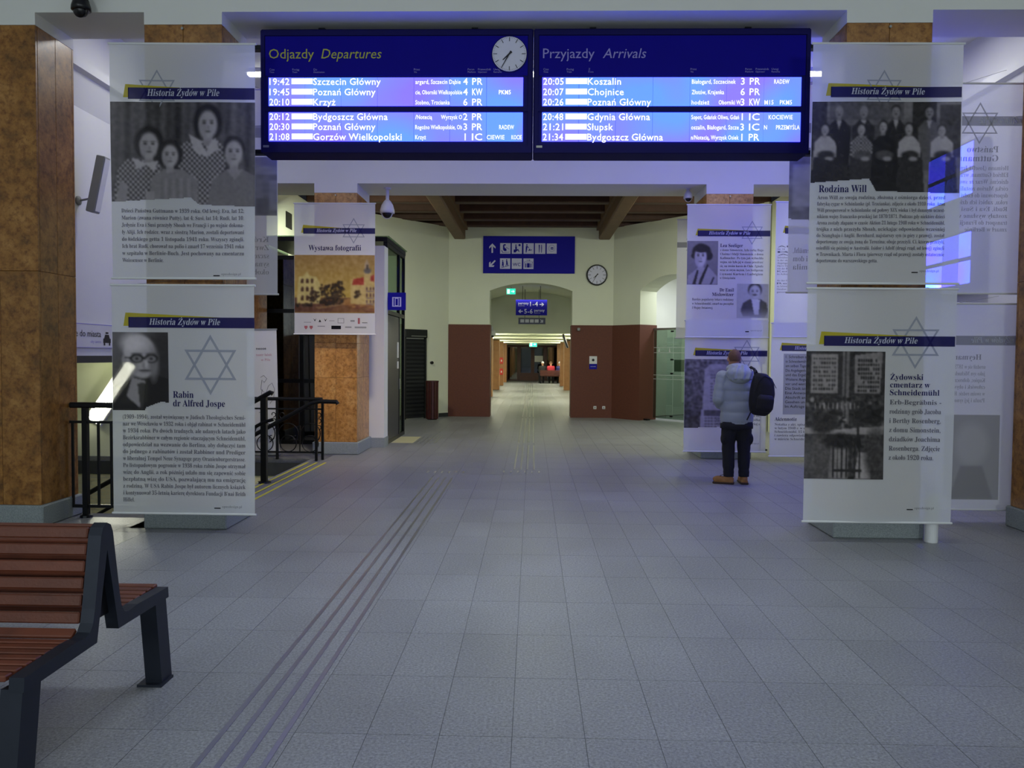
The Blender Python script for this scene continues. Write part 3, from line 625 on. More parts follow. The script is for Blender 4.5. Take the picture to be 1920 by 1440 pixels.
# ------------------------------------------------------------------ cloth banners
class Pic:
    """small picture painted with numbers; stored as vertex colours of a flat print"""
    def __init__(s, w, h, v=0.5):
        s.w, s.h = w, h; s.a = np.zeros((h, w, 3)); s.a[:] = v
        s.y, s.x = np.mgrid[0:h, 0:w]; s.x = s.x/(w-1); s.y = s.y/(h-1); s.r = h/w
    def blend(s, m, v):
        v = np.asarray(v, float)
        if v.ndim == 2: v = v[:, :, None]
        s.a = s.a*(1-m[:, :, None])+v*m[:, :, None]; return s
    def ell(s, cx, cy, rx, ry, v, soft=0.25, rot=0, lo=None, hi=None):
        c, n = math.cos(rot), math.sin(rot); dx = s.x-cx; dy = (s.y-cy)*s.r
        d = np.sqrt(((dx*c+dy*n)/rx)**2+((-dx*n+dy*c)/(ry*s.r))**2)
        m = np.clip((1-d)/soft+0.5, 0, 1)
        if lo is not None: m = m*(s.y >= lo)
        if hi is not None: m = m*(s.y <= hi)
        return s.blend(m, v)
    def mask(s, pts):
        m = np.zeros_like(s.x, bool); n = len(pts)
        for i in range(n):
            (x0, y0), (x1, y1) = pts[i], pts[(i+1) % n]
            if y0 == y1: continue
            c = (s.y >= min(y0, y1)) & (s.y < max(y0, y1)) & (s.x < (s.y-y0)/(y1-y0)*(x1-x0)+x0); m ^= c
        return m.astype(float)
    def poly(s, pts, v, a=1.0): return s.blend(s.mask(pts)*a, v)
    def rect(s, x0, y0, x1, y1, v, a=1.0): return s.poly([(x0, y0), (x1, y0), (x1, y1), (x0, y1)], v, a)
    def noise(s, amp, k=1, m=None):
        n = np.random.rand(s.h//k+2, s.w//k+2); n = np.repeat(np.repeat(n, k, 0), k, 1)[:s.h, :s.w]
        if k > 1:
            for _ in range(k): n = (n+np.roll(n, 1, 0)+np.roll(n, 1, 1)+np.roll(n, -1, 0)+np.roll(n, -1, 1))/5
        d = (n-0.5)*2*amp
        if m is not None: d = d*m
        s.a = np.clip(s.a+d[:, :, None], 0, 1); return s
    def vgrad(s, a, b):
        a, b = np.broadcast_to(a, 3), np.broadcast_to(b, 3); s.a[:] = a+(b-a)*s.y[:, :, None]; return s
    def check(s, n=60, lo=0.2, hi=0.75): return np.where((np.floor(s.x*n)+np.floor(s.y*s.r*n)) % 2 > 0, hi, lo)
    def face(s, cx, cy, rx, ry, v=0.72, hair=0.12, long=False, bald=False, specs=False, tache=False):
        if long: s.ell(cx, cy-ry*0.05, rx*1.42, ry*1.22, hair, 0.2)
        s.rect(cx-rx*0.42, cy+ry*0.6, cx+rx*0.42, cy+ry*1.5, v*0.82)
        if not bald: s.ell(cx, cy-ry*0.2, rx*1.12, ry*0.98, hair, 0.2)
        s.ell(cx, cy+ry*(0.1 if not bald else -0.05), rx*0.9, ry*(0.92 if not bald else 1.05), v, 0.3)
        s.ell(cx-rx*0.45, cy+ry*0.3, rx*0.35, ry*0.6, v*0.86, 0.9)
        for d in (-1, 1):
            s.ell(cx+d*rx*0.36, cy-ry*0.02, rx*0.17, ry*0.06, 0.14, 0.8); s.ell(cx+d*rx*0.36, cy-ry*0.17, rx*0.24, ry*0.035, 0.22, 0.8)
            if specs: s.ell(cx+d*rx*0.40, cy, rx*0.36, ry*0.2, 0.1, 0.15).ell(cx+d*rx*0.40, cy+ry*0.02, rx*0.26, ry*0.13, 0.55, 0.3)
        s.ell(cx+rx*0.06, cy+ry*0.28, rx*0.12, ry*0.14, v*0.78, 0.9); s.ell(cx, cy+ry*0.54, rx*0.28, ry*0.05, 0.3, 0.7)
        if tache: s.ell(cx, cy+ry*0.44, rx*0.4, ry*0.07, 0.15, 0.5)
        return s
    def tint(s, t): s.a = np.clip(s.a, 0, 1)*np.array(t)[None, None]; return s
def photo(parent, pic, x0, ztop, w, h, y, warp, bottom=None, flip=None, m='print_photo', name='photograph', label=None):
    A = np.clip(pic.a, 0, 1)
    for _ in range(2): Q = np.pad(A, ((1, 1), (1, 1), (0, 0)), 'edge'); A = (Q[1:-1, 1:-1]*2+Q[:-2, 1:-1]+Q[2:, 1:-1]+Q[1:-1, :-2]+Q[1:-1, 2:])/6
    pic.a = 0.13+0.80*A
    H, Wd = pic.h, pic.w; xs = x0+w*np.arange(Wd)/(Wd-1); zs = ztop-h*np.arange(H)/(H-1)
    xx, zz = np.meshgrid(xs, zs); px = (flip-xx) if flip is not None else xx
    co = np.stack([px.ravel(), np.array([y+(warp(a, c) if warp else 0) for a, c in zip(px.ravel(), zz.ravel())]), zz.ravel()], 1)
    i, j = np.meshgrid(np.arange(H-1), np.arange(Wd-1), indexing='ij'); q = (i*Wd+j).ravel()
    F = np.stack([q, q+Wd, q+Wd+1, q+1], 1)
    if bottom is not None:
        cx = xx.ravel()[F].mean(1); cz = zz.ravel()[F].mean(1); bx, bz = zip(*bottom)
        F = F[cz > np.interp(cx, bx, bz)]
    me = bpy.data.meshes.new(name); me.from_pydata(co.tolist(), [], F.tolist())
    ca = me.color_attributes.new('Col', 'FLOAT_COLOR', 'POINT'); c = np.ones((H*Wd, 4)); c[:, :3] = np.clip(pic.a, 0, 1).reshape(-1, 3)**2.2
    ca.data.foreach_set('color', c.ravel()); me.update()
    o = link(name, me, m, parent)
    if label: o['label'] = label
    return o
BW, BH = 1.28, 2.05
class Ban:
    def __init__(s, label, X0, Y, zbot, scale, back=False, hang=0.2, seed=0, H=BH, up=0.06):
        s.t = thing('exhibition_banner', label, 'banner', (X0, Y, zbot)); s.s = scale; s.H = H; s.back = back; s.flip = BW if back else None
        p = seed*1.7
        s.warp = lambda x, z: 0.010*math.sin(2.4*x+p)*math.cos(1.3*z+p*0.6)+0.004*math.sin(7*x+1.9*z+p)
        n, m = 20, 28; vs = [(BW*i/n, s.warp(BW*i/n, H*j/m), H*j/m) for j in range(m+1) for i in range(n+1)]
        me = MB().add(vs, [(j*(n+1)+i, j*(n+1)+i+1, (j+1)*(n+1)+i+1, (j+1)*(n+1)+i) for j in range(m) for i in range(n)]); part('cloth', me, 'banner_cloth', s.t, smooth=True)
        for nm, z in (('top_rail', H), ('bottom_rail', 0)):
            part(nm, MB().tube([(-0.012, s.warp(0, z), z), (BW+0.012, s.warp(BW, z), z)], 0.010, 8), 'white_plastic', s.t)
        hy = hang-0.002 if not back else -hang
        for xa, xb in ((0.15, 0.45), (BW-0.15, BW-0.45)): part('hanging_wire', MB().tube([(xa, 0, H), (xb, hy, H+up)], 0.0015, 4), 'steel', s.t)
    def X(s, v): return v/s.s
    def Z(s, v): return s.H-v/s.s
    def shape(s, name, polys, ink, y):
        b = MB()
        for p in polys:
            if len(p) == 4 and p[0][1] == p[1][1] and p[2][1] == p[3][1] and p[0][0] == p[3][0] and p[1][0] == p[2][0]:
                nx = max(2, int(abs(p[1][0]-p[0][0])/s.s/0.05)); ny = max(1, int(abs(p[2][1]-p[1][1])/s.s/0.1)); vs = []
                for j in range(ny+1):
                    for i in range(nx+1):
                        lx = s.X(p[0][0]+(p[1][0]-p[0][0])*i/nx); lz = s.Z(p[0][1]+(p[2][1]-p[1][1])*j/ny); lx = (s.flip-lx) if s.flip else lx; vs.append((lx, y+s.warp(lx, lz), lz))
                b.add(vs, [(j*(nx+1)+i, j*(nx+1)+i+1, (j+1)*(nx+1)+i+1, (j+1)*(nx+1)+i) for j in range(ny) for i in range(nx)]); continue
            q = []
            for k in range(len(p)):
                (ax, ay), (bx, by) = p[k], p[(k+1) % len(p)]; n = max(1, int(abs(bx-ax)/s.s/0.08))
                q += [(ax+(bx-ax)*i/n, ay+(by-ay)*i/n) for i in range(n)]
            vs = []
            for x, v in q:
                lx = s.X(x); lx = (s.flip-lx) if s.flip else lx; vs.append((lx, y+s.warp(lx, s.Z(v)), s.Z(v)))
            b.add(vs, [tuple(range(len(vs)))])
        return part(name, b, ink, s.t)
    def header(s, x0, x1, y0, y1, tx0, tx1, acc, star_at=None, sw=2.6):
        pale = s.back
        if star_at:
            L = []; star(L, star_at[0], 0, star_at[2], sw); s.shape('star', [[(x, star_at[1]-z) for x, z in p] for p in L], 'ink_palest' if pale else 'ink_star', -0.003)
        h = y1-y0; ax0, ay0, ax1 = acc
        s.shape('accent_stripe', [[(ax0, y1-h*0.15), (ax0+4, ay0), (x0+2, ay0), (x0+2, y1-h*0.15)], [(x0, ay0), (ax1, y0), (x0, y0)]], 'ink_yellow' if not pale else 'ink_palest', -0.004)
        s.shape('header_band', [[(x0, y0), (x1, y0), (x1, y1), (x0, y1)]], 'ink_navy' if not pale else 'ink_pale', -0.005)
        fs = h*0.86/s.s
        text('header_text', s.t, 'ink_white', [('Historia Żydów w Pile', s.X(tx0), s.Z(y1-h*0.28), fs, s.X(tx1-tx0), 'L', 'serifit')], -0.0075, s.warp, s.flip)
    def title(s, lines, size, ink='ink_title', name='title_text'):
        text(name, s.t, ink if not s.back else 'ink_pale', [(l, s.X(x), s.Z(y), size/s.s, s.X(w) if w else None, al, 'serif') for l, x, y, w, al in lines], -0.0045, s.warp, s.flip)
    def body(s, lines, x0, x1, y, dy, size, last=None, ink='ink_body', name='text_line', st='serif'):
        q = []
        for k, l in enumerate(lines):
            w = x1-x0 if not (k == len(lines)-1 and last) else last
            q.append((l, s.X(x0), s.Z(y+k*dy+size*0.32), size/s.s, s.X(w), 'L', st))
        text(name, s.t, ink if not s.back else 'ink_palest', q, -0.0045, s.warp, s.flip)
    def mark(s, x, y, u=12):
        s.shape('designer_mark', [[(x, y-1), (x+u, y-1), (x+u, y+1), (x, y+1)]], 'ink_black_cloth', -0.004)
        text('designer_name', s.t, 'ink_pale', [('opusdesign.pl', s.X(x+u+3), s.Z(y-1), 6.5*u/12/s.s, s.X(u*3.1), 'L', 'serif')], -0.004, s.warp, s.flip)
    def photo(s, pic, x0, y0, x1, y1, bottom=None, label=None, y=-0.0035):
        return photo(s.t, pic, s.X(x0), s.Z(y0), s.X(x1-x0), (y1-y0)/s.s, y, s.warp, [(s.X(a), s.Z(c)) for a, c in bottom] if bottom else None, s.flip, label=label)

SEP = (1.0, 0.955, 0.985)
# ---- four children
B = Ban('white banner with old photo of four children in checked dresses', -3.735, 6.95, 2.28, 209.4, seed=1)
B.header(34, 267.5, 80, 101, 69, 202, (25, 74, 135), (87, 85, 38.5))
p = Pic(170, 118, 0.33); p.a += (0.06*np.sin(p.x*38)+0.05*np.sin(p.x*90+p.y*2)-0.10*np.exp(-((p.x-0.42)/0.16)**2))[:, :, None]; p.noise(0.05, 3)
ck = p.check(56)
p.poly([(0.48, 1), (0.46, 0.42), (0.55, 0.36), (0.74, 0.36), (0.80, 0.44), (0.78, 1)], ck)          # tall girl
p.face(0.675, 0.20, 0.072, 0.145, 0.74, 0.10, long=True)
p.poly([(0.54, 0.30), (0.62, 0.36), (0.66, 0.47), (0.70, 0.36), (0.73, 0.34), (0.75, 0.45), (0.66, 0.52), (0.58, 0.47)], 0.78)
p.poly([(0.0, 1), (0.05, 0.62), (0.12, 0.54), (0.33, 0.56), (0.36, 0.7), (0.34, 1)], ck); p.poly([(0.02, 1), (0.06, 0.75), (0.12, 0.80), (0.10, 1)], 0.62)
p.face(0.265, 0.40, 0.072, 0.135, 0.75, 0.10, long=True); p.poly([(0.15, 0.53), (0.24, 0.58), (0.33, 0.56), (0.30, 0.66), (0.25, 0.6), (0.18, 0.64)], 0.8)
p.poly([(0.26, 1), (0.28, 0.72), (0.36, 0.64), (0.50, 0.64), (0.60, 0.74), (0.60, 1)], 0.55); p.a += (0.05*np.sin(p.x*120)*p.mask([(0.32, 1), (0.34, 0.72), (0.56, 0.72), (0.58, 1)]))[:, :, None]
p.face(0.41, 0.50, 0.062, 0.115, 0.76, 0.12, long=True); p.rect(0.24, 0.85, 0.30, 0.98, 0.66)
p.poly([(0.66, 1), (0.70, 0.74), (0.80, 0.64), (0.92, 0.64), (1, 0.70), (1, 1)], 0.48); p.poly([(0.80, 0.64), (0.86, 0.74), (0.92, 0.64)], 0.6)
p.face(0.855, 0.47, 0.068, 0.13, 0.76, 0.12); p.noise(0.04, 2).noise(0.03).tint(SEP); p.a *= 0.92
B.photo(p, 1, 106, 268, 298, [(1, 289), (148, 280), (164, 293), (268, 297)], label='printed black and white photograph of four children')
B.body(['Dzieci Państwa Guttmann w 1939 roku. Od lewej: Eva, lat 12;', 'Marion (zwana również Putty), lat 4; Susi, lat 14; Rudi, lat 10.', 'Jedynie Eva i Susi przeżyły Shoah we Francji i po wojnie dokona-', 'ły Aliji. Ich rodzice, wraz z siostrą Marion, zostali deportowani',
        'do łódzkiego getta 1 listopada 1941 roku. Wszyscy zginęli.', 'Ich brat Rudi, chorował na polio i zmarł 17 września 1941 roku', 'w szpitalu w Berlinie-Buch. Jest pochowany na cmentarzu', 'Weissensee w Berlinie.'], 19, 248, 305, 13, 10.5, 78)
B.mark(190, 424)
# ---- man in glasses
B = Ban('white banner with portrait of a bald man in glasses and large grey star', -3.745, 6.95, 0.18, 208, seed=2, H=2.04)
B.header(31, 267, 59, 78.5, 70, 202, (21.5, 51, 203)); L = []; star(L, 184, 0, 56, 4.2); B.shape('star', [[(x, 146.5-z) for x, z in q] for q in L], 'ink_star', -0.003)
p = Pic(64, 90, 0.3); p.vgrad(0.40, 0.22); p.ell(0.9, 0.35, 0.35, 0.5, 0.16, 0.9)
p.poly([(0, 1), (0.0, 0.82), (0.2, 0.66), (0.42, 0.56), (0.72, 0.52), (1, 0.60), (1, 1)], 0.08); p.poly([(0.24, 0.82), (0.34, 0.58), (0.58, 0.62), (0.50, 0.98)], 0.58); p.poly([(0.44, 0.66), (0.56, 0.64), (0.55, 0.96), (0.49, 0.98)], 0.16)
p.ell(0.48, 0.26, 0.285, 0.225, 0.76, 0.18); p.ell(0.53, 0.40, 0.235, 0.19, 0.70, 0.2); p.ell(0.205, 0.36, 0.045, 0.07, 0.62, 0.4); p.ell(0.36, 0.14, 0.2, 0.12, 0.9, 0.9); p.ell(0.73, 0.40, 0.09, 0.2, 0.5, 0.9); p.ell(0.36, 0.44, 0.08, 0.12, 0.56, 0.9)
for cx in (0.43, 0.69): p.ell(cx, 0.335, 0.12, 0.058, 0.06, 0.15).ell(cx, 0.34, 0.088, 0.040, 0.52, 0.3).ell(cx, 0.338, 0.03, 0.016, 0.12, 0.6).ell(cx, 0.275, 0.10, 0.012, 0.3, 0.6)
p.poly([(0.22, 0.315), (0.33, 0.325), (0.33, 0.34), (0.22, 0.33)], 0.08); p.rect(0.53, 0.325, 0.59, 0.34, 0.06)
p.ell(0.58, 0.425, 0.055, 0.05, 0.54, 0.6); p.ell(0.60, 0.40, 0.03, 0.06, 0.8, 0.8); p.ell(0.57, 0.49, 0.11, 0.014, 0.22, 0.6); p.ell(0.57, 0.515, 0.08, 0.012, 0.56, 0.6); p.noise(0.03, 2).tint(SEP)
B.photo(p, 1, 87, 105, 232, [(1, 232), (60, 232), (63, 226), (92, 215), (105, 218)], label='printed portrait of a bald man in glasses')
B.title([('Rabin', 113, 208, 39, 'L'), ('dr Alfred Jospe', 113, 224, 98, 'L')], 18)
B.body(['(1909–1994), został wyświęcony w Jüdisch Theologisches Semi-', 'nar we Wrocławiu w 1932 roku i objął rabinat w Schneidemühl', 'w 1934 roku. Po dwóch trudnych, ale udanych latach jako', 'Bezirksrabbiner w całym regionie otaczającym Schneidemühl,', 'odpowiedział na wezwanie do Berlina, aby dołączyć tam',
        'do jednego z rabinatów i został Rabbiner und Prediger', 'w liberalnej Tempel Neue Synagoge przy Oranienburgerstrasse.', 'Po listopadowym pogromie w 1938 roku rabin Jospe otrzymał', 'wizę do Anglii, a rok później udało mu się zapewnić sobie', 'bezpłatną wizę do USA, pozwalającą mu na emigrację',
        'z rodziną. W USA Rabin Jospe był autorem licznych książek', 'i kontynuował 35-letnią karierę dyrektora Fundacji B\'nai Brith', 'Hillel.'], 19, 249, 244, 12.9, 11, 21)
B.mark(190, 413)
# ---- large family
B = Ban('white banner with old photo of a large family, four men standing behind', 2.39, 6.95, 2.27, 222, seed=3)
B.header(35, 282, 81.5, 101.5, 73, 212, (26, 75, 221), (136, 87.5, 38.5))
p = Pic(176, 110, 0.42); p.rect(0, 0, 1, 0.17, 0.5); p.rect(0.12, 0, 0.62, 0.2, 0.34); p.rect(0.68, 0, 0.84, 0.5, 0.14); p.rect(0.86, 0.03, 1, 0.6, 0.2); p.rect(0.0, 0, 0.1, 0.6, 0.18); p.rect(0.1, 0.25, 0.66, 0.6, 0.3); p.rect(0, 0.72, 1, 1, 0.5); p.noise(0.07, 3)
for cx, cy, g, sp in ((0.182, 0.115, 0.11, 0.08), (0.347, 0.115, 0.14, 0.075), (0.565, 0.105, 0.12, 0.07), (0.79, 0.11, 0.36, 0.075)):
    p.poly([(cx-sp, 0.75), (cx-sp*1.0, 0.28), (cx-0.03, 0.20), (cx+0.03, 0.20), (cx+sp, 0.28), (cx+sp*0.9, 0.75)], g); p.poly([(cx-0.018, 0.2), (cx, 0.3), (cx+0.018, 0.2)], 0.75)
    p.face(cx, cy, 0.03, 0.062, 0.6, 0.12, bald=(cx < 0.4), tache=True)
for cx, cy, g, dk in ((0.09, 0.30, 0.76, 0.12), (0.333, 0.30, 0.5, 0.18), (0.48, 0.27, 0.09, 0.10), (0.655, 0.29, 0.76, 0.15), (0.875, 0.31, 0.78, 0.13)):
    v = p.check(80, 0.2, 0.75) if g == 0.5 else g
    p.poly([(cx-0.085, 1.0), (cx-0.07, 0.55), (cx+0.09, 0.55), (cx+0.11, 1.0)], dk); p.poly([(cx-0.075, 0.60), (cx-0.07, 0.44), (cx-0.025, 0.37), (cx+0.03, 0.37), (cx+0.075, 0.45), (cx+0.08, 0.60)], v)
    p.ell(cx+0.01, 0.58, 0.06, 0.05, 0.15 if g > 0.6 else 0.3, 0.4); p.ell(cx+0.03, 0.62, 0.03, 0.025, 0.66, 0.5); p.face(cx, cy, 0.028, 0.06, 0.72, 0.12)
p.poly([(0.0, 1), (0.0, 0.75), (0.08, 0.62), (0.26, 0.68), (0.27, 1)], 0.13); p.noise(0.06, 2).noise(0.03).tint(SEP); p.a *= 0.9
B.photo(p, 1, 109.6, 282, 284, [(0, 263), (111, 255), (125, 279), (282, 283)], label='printed photograph of a seated and standing family')
B.title([('Rodzina Will', 17, 281, 90, 'L')], 20)
B.body(['Aron Will ze swoją rodziną, złożoną z ośmiorga dzieci, przed', 'fabryką cygar w Schönlanke (pl. Trzcianka), zdjęcie z około 1910 roku. Aron', 'Will prosperował w Schönlanke od połowy XIX wieku i był dumnym uczest-', 'nikiem wojny francusko-pruskiej lat 1870/1871. Podczas gdy niektóre dzieci',
        'Arona zostały złapane w czasie Aktion 21 lutego 1940 roku w Schneidemühl,', 'trójka z nich przeżyła Shoah, uciekając odpowiednio wcześniej', 'do Szanghaju i Anglii. Bernhard, najstarszy syn (u góry z prawej), został', 'deportowany ze swoją żoną do Terezina; oboje przeżyli. Ci, którzy przeżyli,',
        'osiedlili się później w Australii. Isidor i Adolf (drugi rząd, od lewej) zginęli', 'w Trawnikach. Marta i Flora (pierwszy rząd od prawej) zostały ostatecznie', 'deportowane do warszawskiego getta.'], 14.5, 256, 291, 12.05, 10, 116)
B.mark(195, 434)
# ---- cemetery
B = Ban('white banner with old photo of two gravestones behind an iron fence', 2.39, 6.95, 0.185, 222, seed=4, H=2.04)
B.header(33, 282, 91, 110.5, 72, 210, (23.5, 83, 215), (208, 103, 51), 3.6)
p = Pic(104, 164, 0.2); p.noise(0.14, 3)
p.rect(0.0, 0, 1, 0.34, 0.14); p.rect(0.06, 0.02, 0.40, 0.33, 0.56); p.poly([(0.62, 0.03), (0.97, 0.0), (0.94, 0.33), (0.62, 0.33)], 0.52); p.rect(0.46, 0, 0.55, 0.63, 0.42); p.rect(0.495, 0, 0.51, 0.63, 0.2)
for r in range(8):
    z = 0.05+r*0.034
    for q in range(9):
        if random.random() < 0.82: p.rect(0.09+q*0.033, z, 0.112+q*0.033, z+0.016, 0.12)
        if random.random() < 0.82: p.rect(0.66+q*0.031, z+0.01, 0.68+q*0.031, z+0.03, 0.08)
for k in range(70):
    x, z = random.random(), random.uniform(0.37, 0.6); p.ell(x, z, random.uniform(0.01, 0.035), random.uniform(0.008, 0.02), random.choice((0.06, 0.1, 0.45, 0.6, 0.12)), 0.5)
for k in range(10): p.rect(0.12+k*0.055, 0.40, 0.135+k*0.055, 0.45, 0.7)
p.poly([(0, 0.6), (0.2, 0.59), (0.22, 0.62), (1, 0.58), (1, 0.645), (0, 0.65)], 0.62); p.ell(0.22, 0.56, 0.16, 0.09, 0.14, 0.5); p.ell(0.8, 0.5, 0.2, 0.08, 0.1, 0.5)
p.poly([(0.3, 1), (0.33, 0.74), (0.55, 0.74), (0.55, 1)], 0.55); p.poly([(0.68, 0.79), (0.82, 0.79), (0.84, 1), (0.62, 1)], 0.66); p.ell(0.15, 0.85, 0.2, 0.18, 0.3, 0.6); p.ell(0.9, 0.8, 0.14, 0.2, 0.2, 0.6); p.ell(0.45, 0.70, 0.2, 0.06, 0.08, 0.5)
for k in range(7): p.rect(0.355+k*0.055, 0.66, 0.37+k*0.055, 0.99, 0.06)
p.rect(0.36, 0.925, 0.72, 0.94, 0.07); p.rect(0.66, 0.56, 0.685, 0.76, 0.08); p.noise(0.10, 2).noise(0.06).tint((1.0, 0.94, 0.93))
B.photo(p, 0, 121, 152, 369, label='printed photograph of gravestones and an iron fence')
B.title([('Żydowski', 162, 175, 62, 'L'), ('cmentarz w', 162, 190, 75, 'L'), ('Schneidemühl', 162, 205, 93, 'L')], 16)
B.body(['Erb-Begräbnis -', 'rodzinny grób Jacoba', 'i Berthy Rosenberg,', 'z domu Simonstein,', 'dziadków Joachima', 'Rosenberga. Zdjęcie', 'z około 1920 roku.'], 162, 259, 218.6, 17.9, 13.5, 85)
B.mark(199, 427)
# ---- painted town
B = Ban('white banner with a warm painted view of an old town square', -3.76, 12.40, 1.935, 118.75, seed=5, hang=0.25)
B.header(17, 152, 46, 56.5, 42, 117, (13, 40, 92), (112, 51, 24), 1.6); B.title([('Wystawa fotografii', 27, 87.5, 99, 'L')], 14.5)
p = Pic(110, 78, 0.5); p.vgrad((0.62, 0.47, 0.22), (0.80, 0.68, 0.26)); p.noise(0.05, 4)
p.rect(0, 0.74, 1, 1, (0.36, 0.22, 0.13)); p.poly([(0.45, 0.98), (0.62, 0.76), (0.85, 0.72), (1, 0.86), (1, 1)], (0.60, 0.40, 0.18)); p.rect(0, 0.86, 1, 1, (0.30, 0.16, 0.11), 0.6)
p.poly([(0.03, 0.84), (0.05, 0.38), (0.12, 0.36), (0.15, 0.28), (0.19, 0.36), (0.27, 0.37), (0.33, 0.52), (0.33, 0.84)], (0.80, 0.72, 0.40))
for x in (0.10, 0.16, 0.22):
    for y in (0.44, 0.58, 0.73): p.ell(x, y, 0.018, 0.035, (0.25, 0.15, 0.08), 0.3).rect(x-0.018, y, x+0.018, y+0.05, (0.25, 0.15, 0.08))
p.poly([(0.70, 0.84), (0.70, 0.50), (0.73, 0.42), (0.87, 0.42), (0.87, 0.26), (0.95, 0.26), (0.96, 0.36), (1, 0.36), (1, 0.86)], (0.78, 0.66, 0.36))
p.poly([(0.72, 0.51), (0.74, 0.41), (0.87, 0.38), (0.87, 0.51)], (0.62, 0.16, 0.10)); p.poly([(0.95, 0.44), (0.95, 0.36), (1, 0.33), (1, 0.46)], (0.62, 0.16, 0.10))
p.poly([(0.875, 0.32), (0.88, 0.14), (0.90, 0.07), (0.93, 0.14), (0.94, 0.32)], (0.66, 0.56, 0.40)); p.ell(0.91, 0.27, 0.045, 0.05, (0.35, 0.33, 0.30), 0.4); p.rect(0.898, 0.16, 0.918, 0.24, (0.25, 0.2, 0.15))
for y in (0.55, 0.66, 0.77):
    for x in (0.905, 0.95, 0.985): p.rect(x-0.012, y, x+0.010, y+0.06, (0.3, 0.18, 0.2))
    p.rect(0.89, y+0.07, 1, y+0.085, (0.3, 0.24, 0.36))
for cx, cy, rx, ry, n in ((0.49, 0.66, 0.15, 0.16, 110), (0.46, 0.80, 0.17, 0.06, 50), (0.25, 0.72, 0.07, 0.11, 30), (0.36, 0.58, 0.04, 0.08, 14), (0.58, 0.50, 0.04, 0.07, 14), (0.79, 0.70, 0.035, 0.09, 16), (0.12, 0.86, 0.12, 0.03, 16)):
    for _ in range(n):
        a_ = random.uniform(0, 6.28); q_ = random.random()**0.5; v_ = random.choice(((0.12, 0.07, 0.03), (0.17, 0.11, 0.05), (0.10, 0.07, 0.05), (0.22, 0.15, 0.07)))
        p.ell(cx+rx*q_*math.cos(a_), cy+ry*q_*math.sin(a_), random.uniform(0.008, 0.022), random.uniform(0.012, 0.03), v_, 0.5)
for _ in range(30): p.ell(random.uniform(0.7, 1), random.uniform(0.86, 0.98), random.uniform(0.02, 0.06), 0.012, random.choice(((0.5, 0.3, 0.14), (0.4, 0.2, 0.12), (0.66, 0.46, 0.2))), 0.6)
p.poly([(0.25, 0.9), (0.6, 0.84), (0.62, 0.86), (0.3, 0.93)], (0.5, 0.36, 0.2)); p.noise(0.08, 2); B.photo(p, 0.5, 96, 151.5, 204, label='printed warm painting of a town with a tower')
lg = []
for x, y, w, h in ((40, 231.5, 6, 7), (50, 231.5, 6, 7)): lg.append([(x-w/2, y-h/2), (x+w/2, y-h/2), (x+w/2, y), (x, y+h/2), (x-w/2, y)])
for q in lg: B.shape('red_crest', [[(a-18, c) for a, c in q]], 'ink_red', -0.004)
for q in [[(70, 227.5), (88, 227.5), (88, 234), (70, 234)], [(46, 221), (48.5, 216), (51, 221)], [(36, 214), (39, 220), (42, 214), (39, 217)], [(56, 214), (59, 220), (62, 214), (59, 217)], [(128, 221.2), (138, 221.2), (138, 222.2), (128, 222.2)]]: B.shape('sponsor_logo', [q], 'ink_black_cloth', -0.004)
for q in [[(82, 213.5), (94, 213.5), (94, 214.5), (82, 214.5)], [(82, 222), (94, 222), (94, 223), (82, 223)], [(82, 214), (83, 214), (83, 223), (82, 223)], [(93, 214), (94, 214), (94, 223), (93, 223)], [(106, 217), (114, 217), (114, 220), (106, 220)], [(44, 228), (58, 228), (58, 229.5), (44, 229.5)], [(96, 229), (108, 229), (108, 231.5), (96, 231.5)], [(114, 229), (136, 229), (136, 232), (114, 232)], [(66, 218), (76, 218), (76, 219), (66, 219)], [(18, 221), (32, 221), (32, 222), (18, 222)]]: B.shape('sponsor_logo', [q], 'ink_pale', -0.004)
B.shape('red_badge', [[(120, 213), (124, 213), (124, 224), (120, 224)]], 'ink_red', -0.004)
# ---- woman and man portraits
B = Ban('upper banner with portraits of a dark-haired woman and a man in a suit', 2.385, 12.38, 1.93, 123, seed=6, hang=0.27)
B.header(20, 157, 49, 60, 41, 119, (16, 45.5, 120), (123, 53, 23), 1.5)
p = Pic(54, 76, 0.5); p.vgrad(0.52, 0.42); p.poly([(0, 1), (0.03, 0.80), (0.35, 0.62), (0.7, 0.60), (0.98, 0.8), (1, 1)], 0.62); p.ell(0.47, 0.26, 0.31, 0.19, 0.13, 0.2); p.ell(0.70, 0.34, 0.13, 0.10, 0.13, 0.3); p.ell(0.22, 0.34, 0.09, 0.06, 0.13, 0.3); p.face(0.44, 0.34, 0.215, 0.24, 0.80, 0.13); p.ell(0.47, 0.175, 0.26, 0.09, 0.13, 0.2)
p.poly([(0.17, 1), (0.33, 0.66), (0.38, 0.68), (0.28, 1)], 0.16); p.poly([(0.42, 0.88), (0.66, 0.52), (0.70, 0.56), (0.46, 1), (0.38, 1)], 0.14); p.poly([(0.74, 1), (0.86, 0.82), (0.9, 0.84), (0.8, 1)], 0.2); p.noise(0.03, 2).tint((0.98, 0.95, 1)); B.photo(p, 0.5, 69, 59, 152, label='printed portrait of a woman')
B.title([('Lea Seeliger', 63, 80.5, 43, 'L'), ('Dr Emil', 90, 165, 27, 'R'), ('Mislowitzer', 90, 173.5, 41, 'R')], 9.5)
B.body(['z domu Simonstein, była córką Hugo', 'Chaima i Idalji Simonstein, z domu', 'Kallmacher. Po tym jak wybuchła', 'wojna, nie było jej w stanie przedrzeć', 'się, na swoim kursie do Chile. Zginęła', 'wraz ze swym mężem, Leo Seeligerem', 'i synami Kurtem i Ludwigiem', 'w Oświęcimiu.'], 63, 145, 86, 7.6, 6.3, 30)
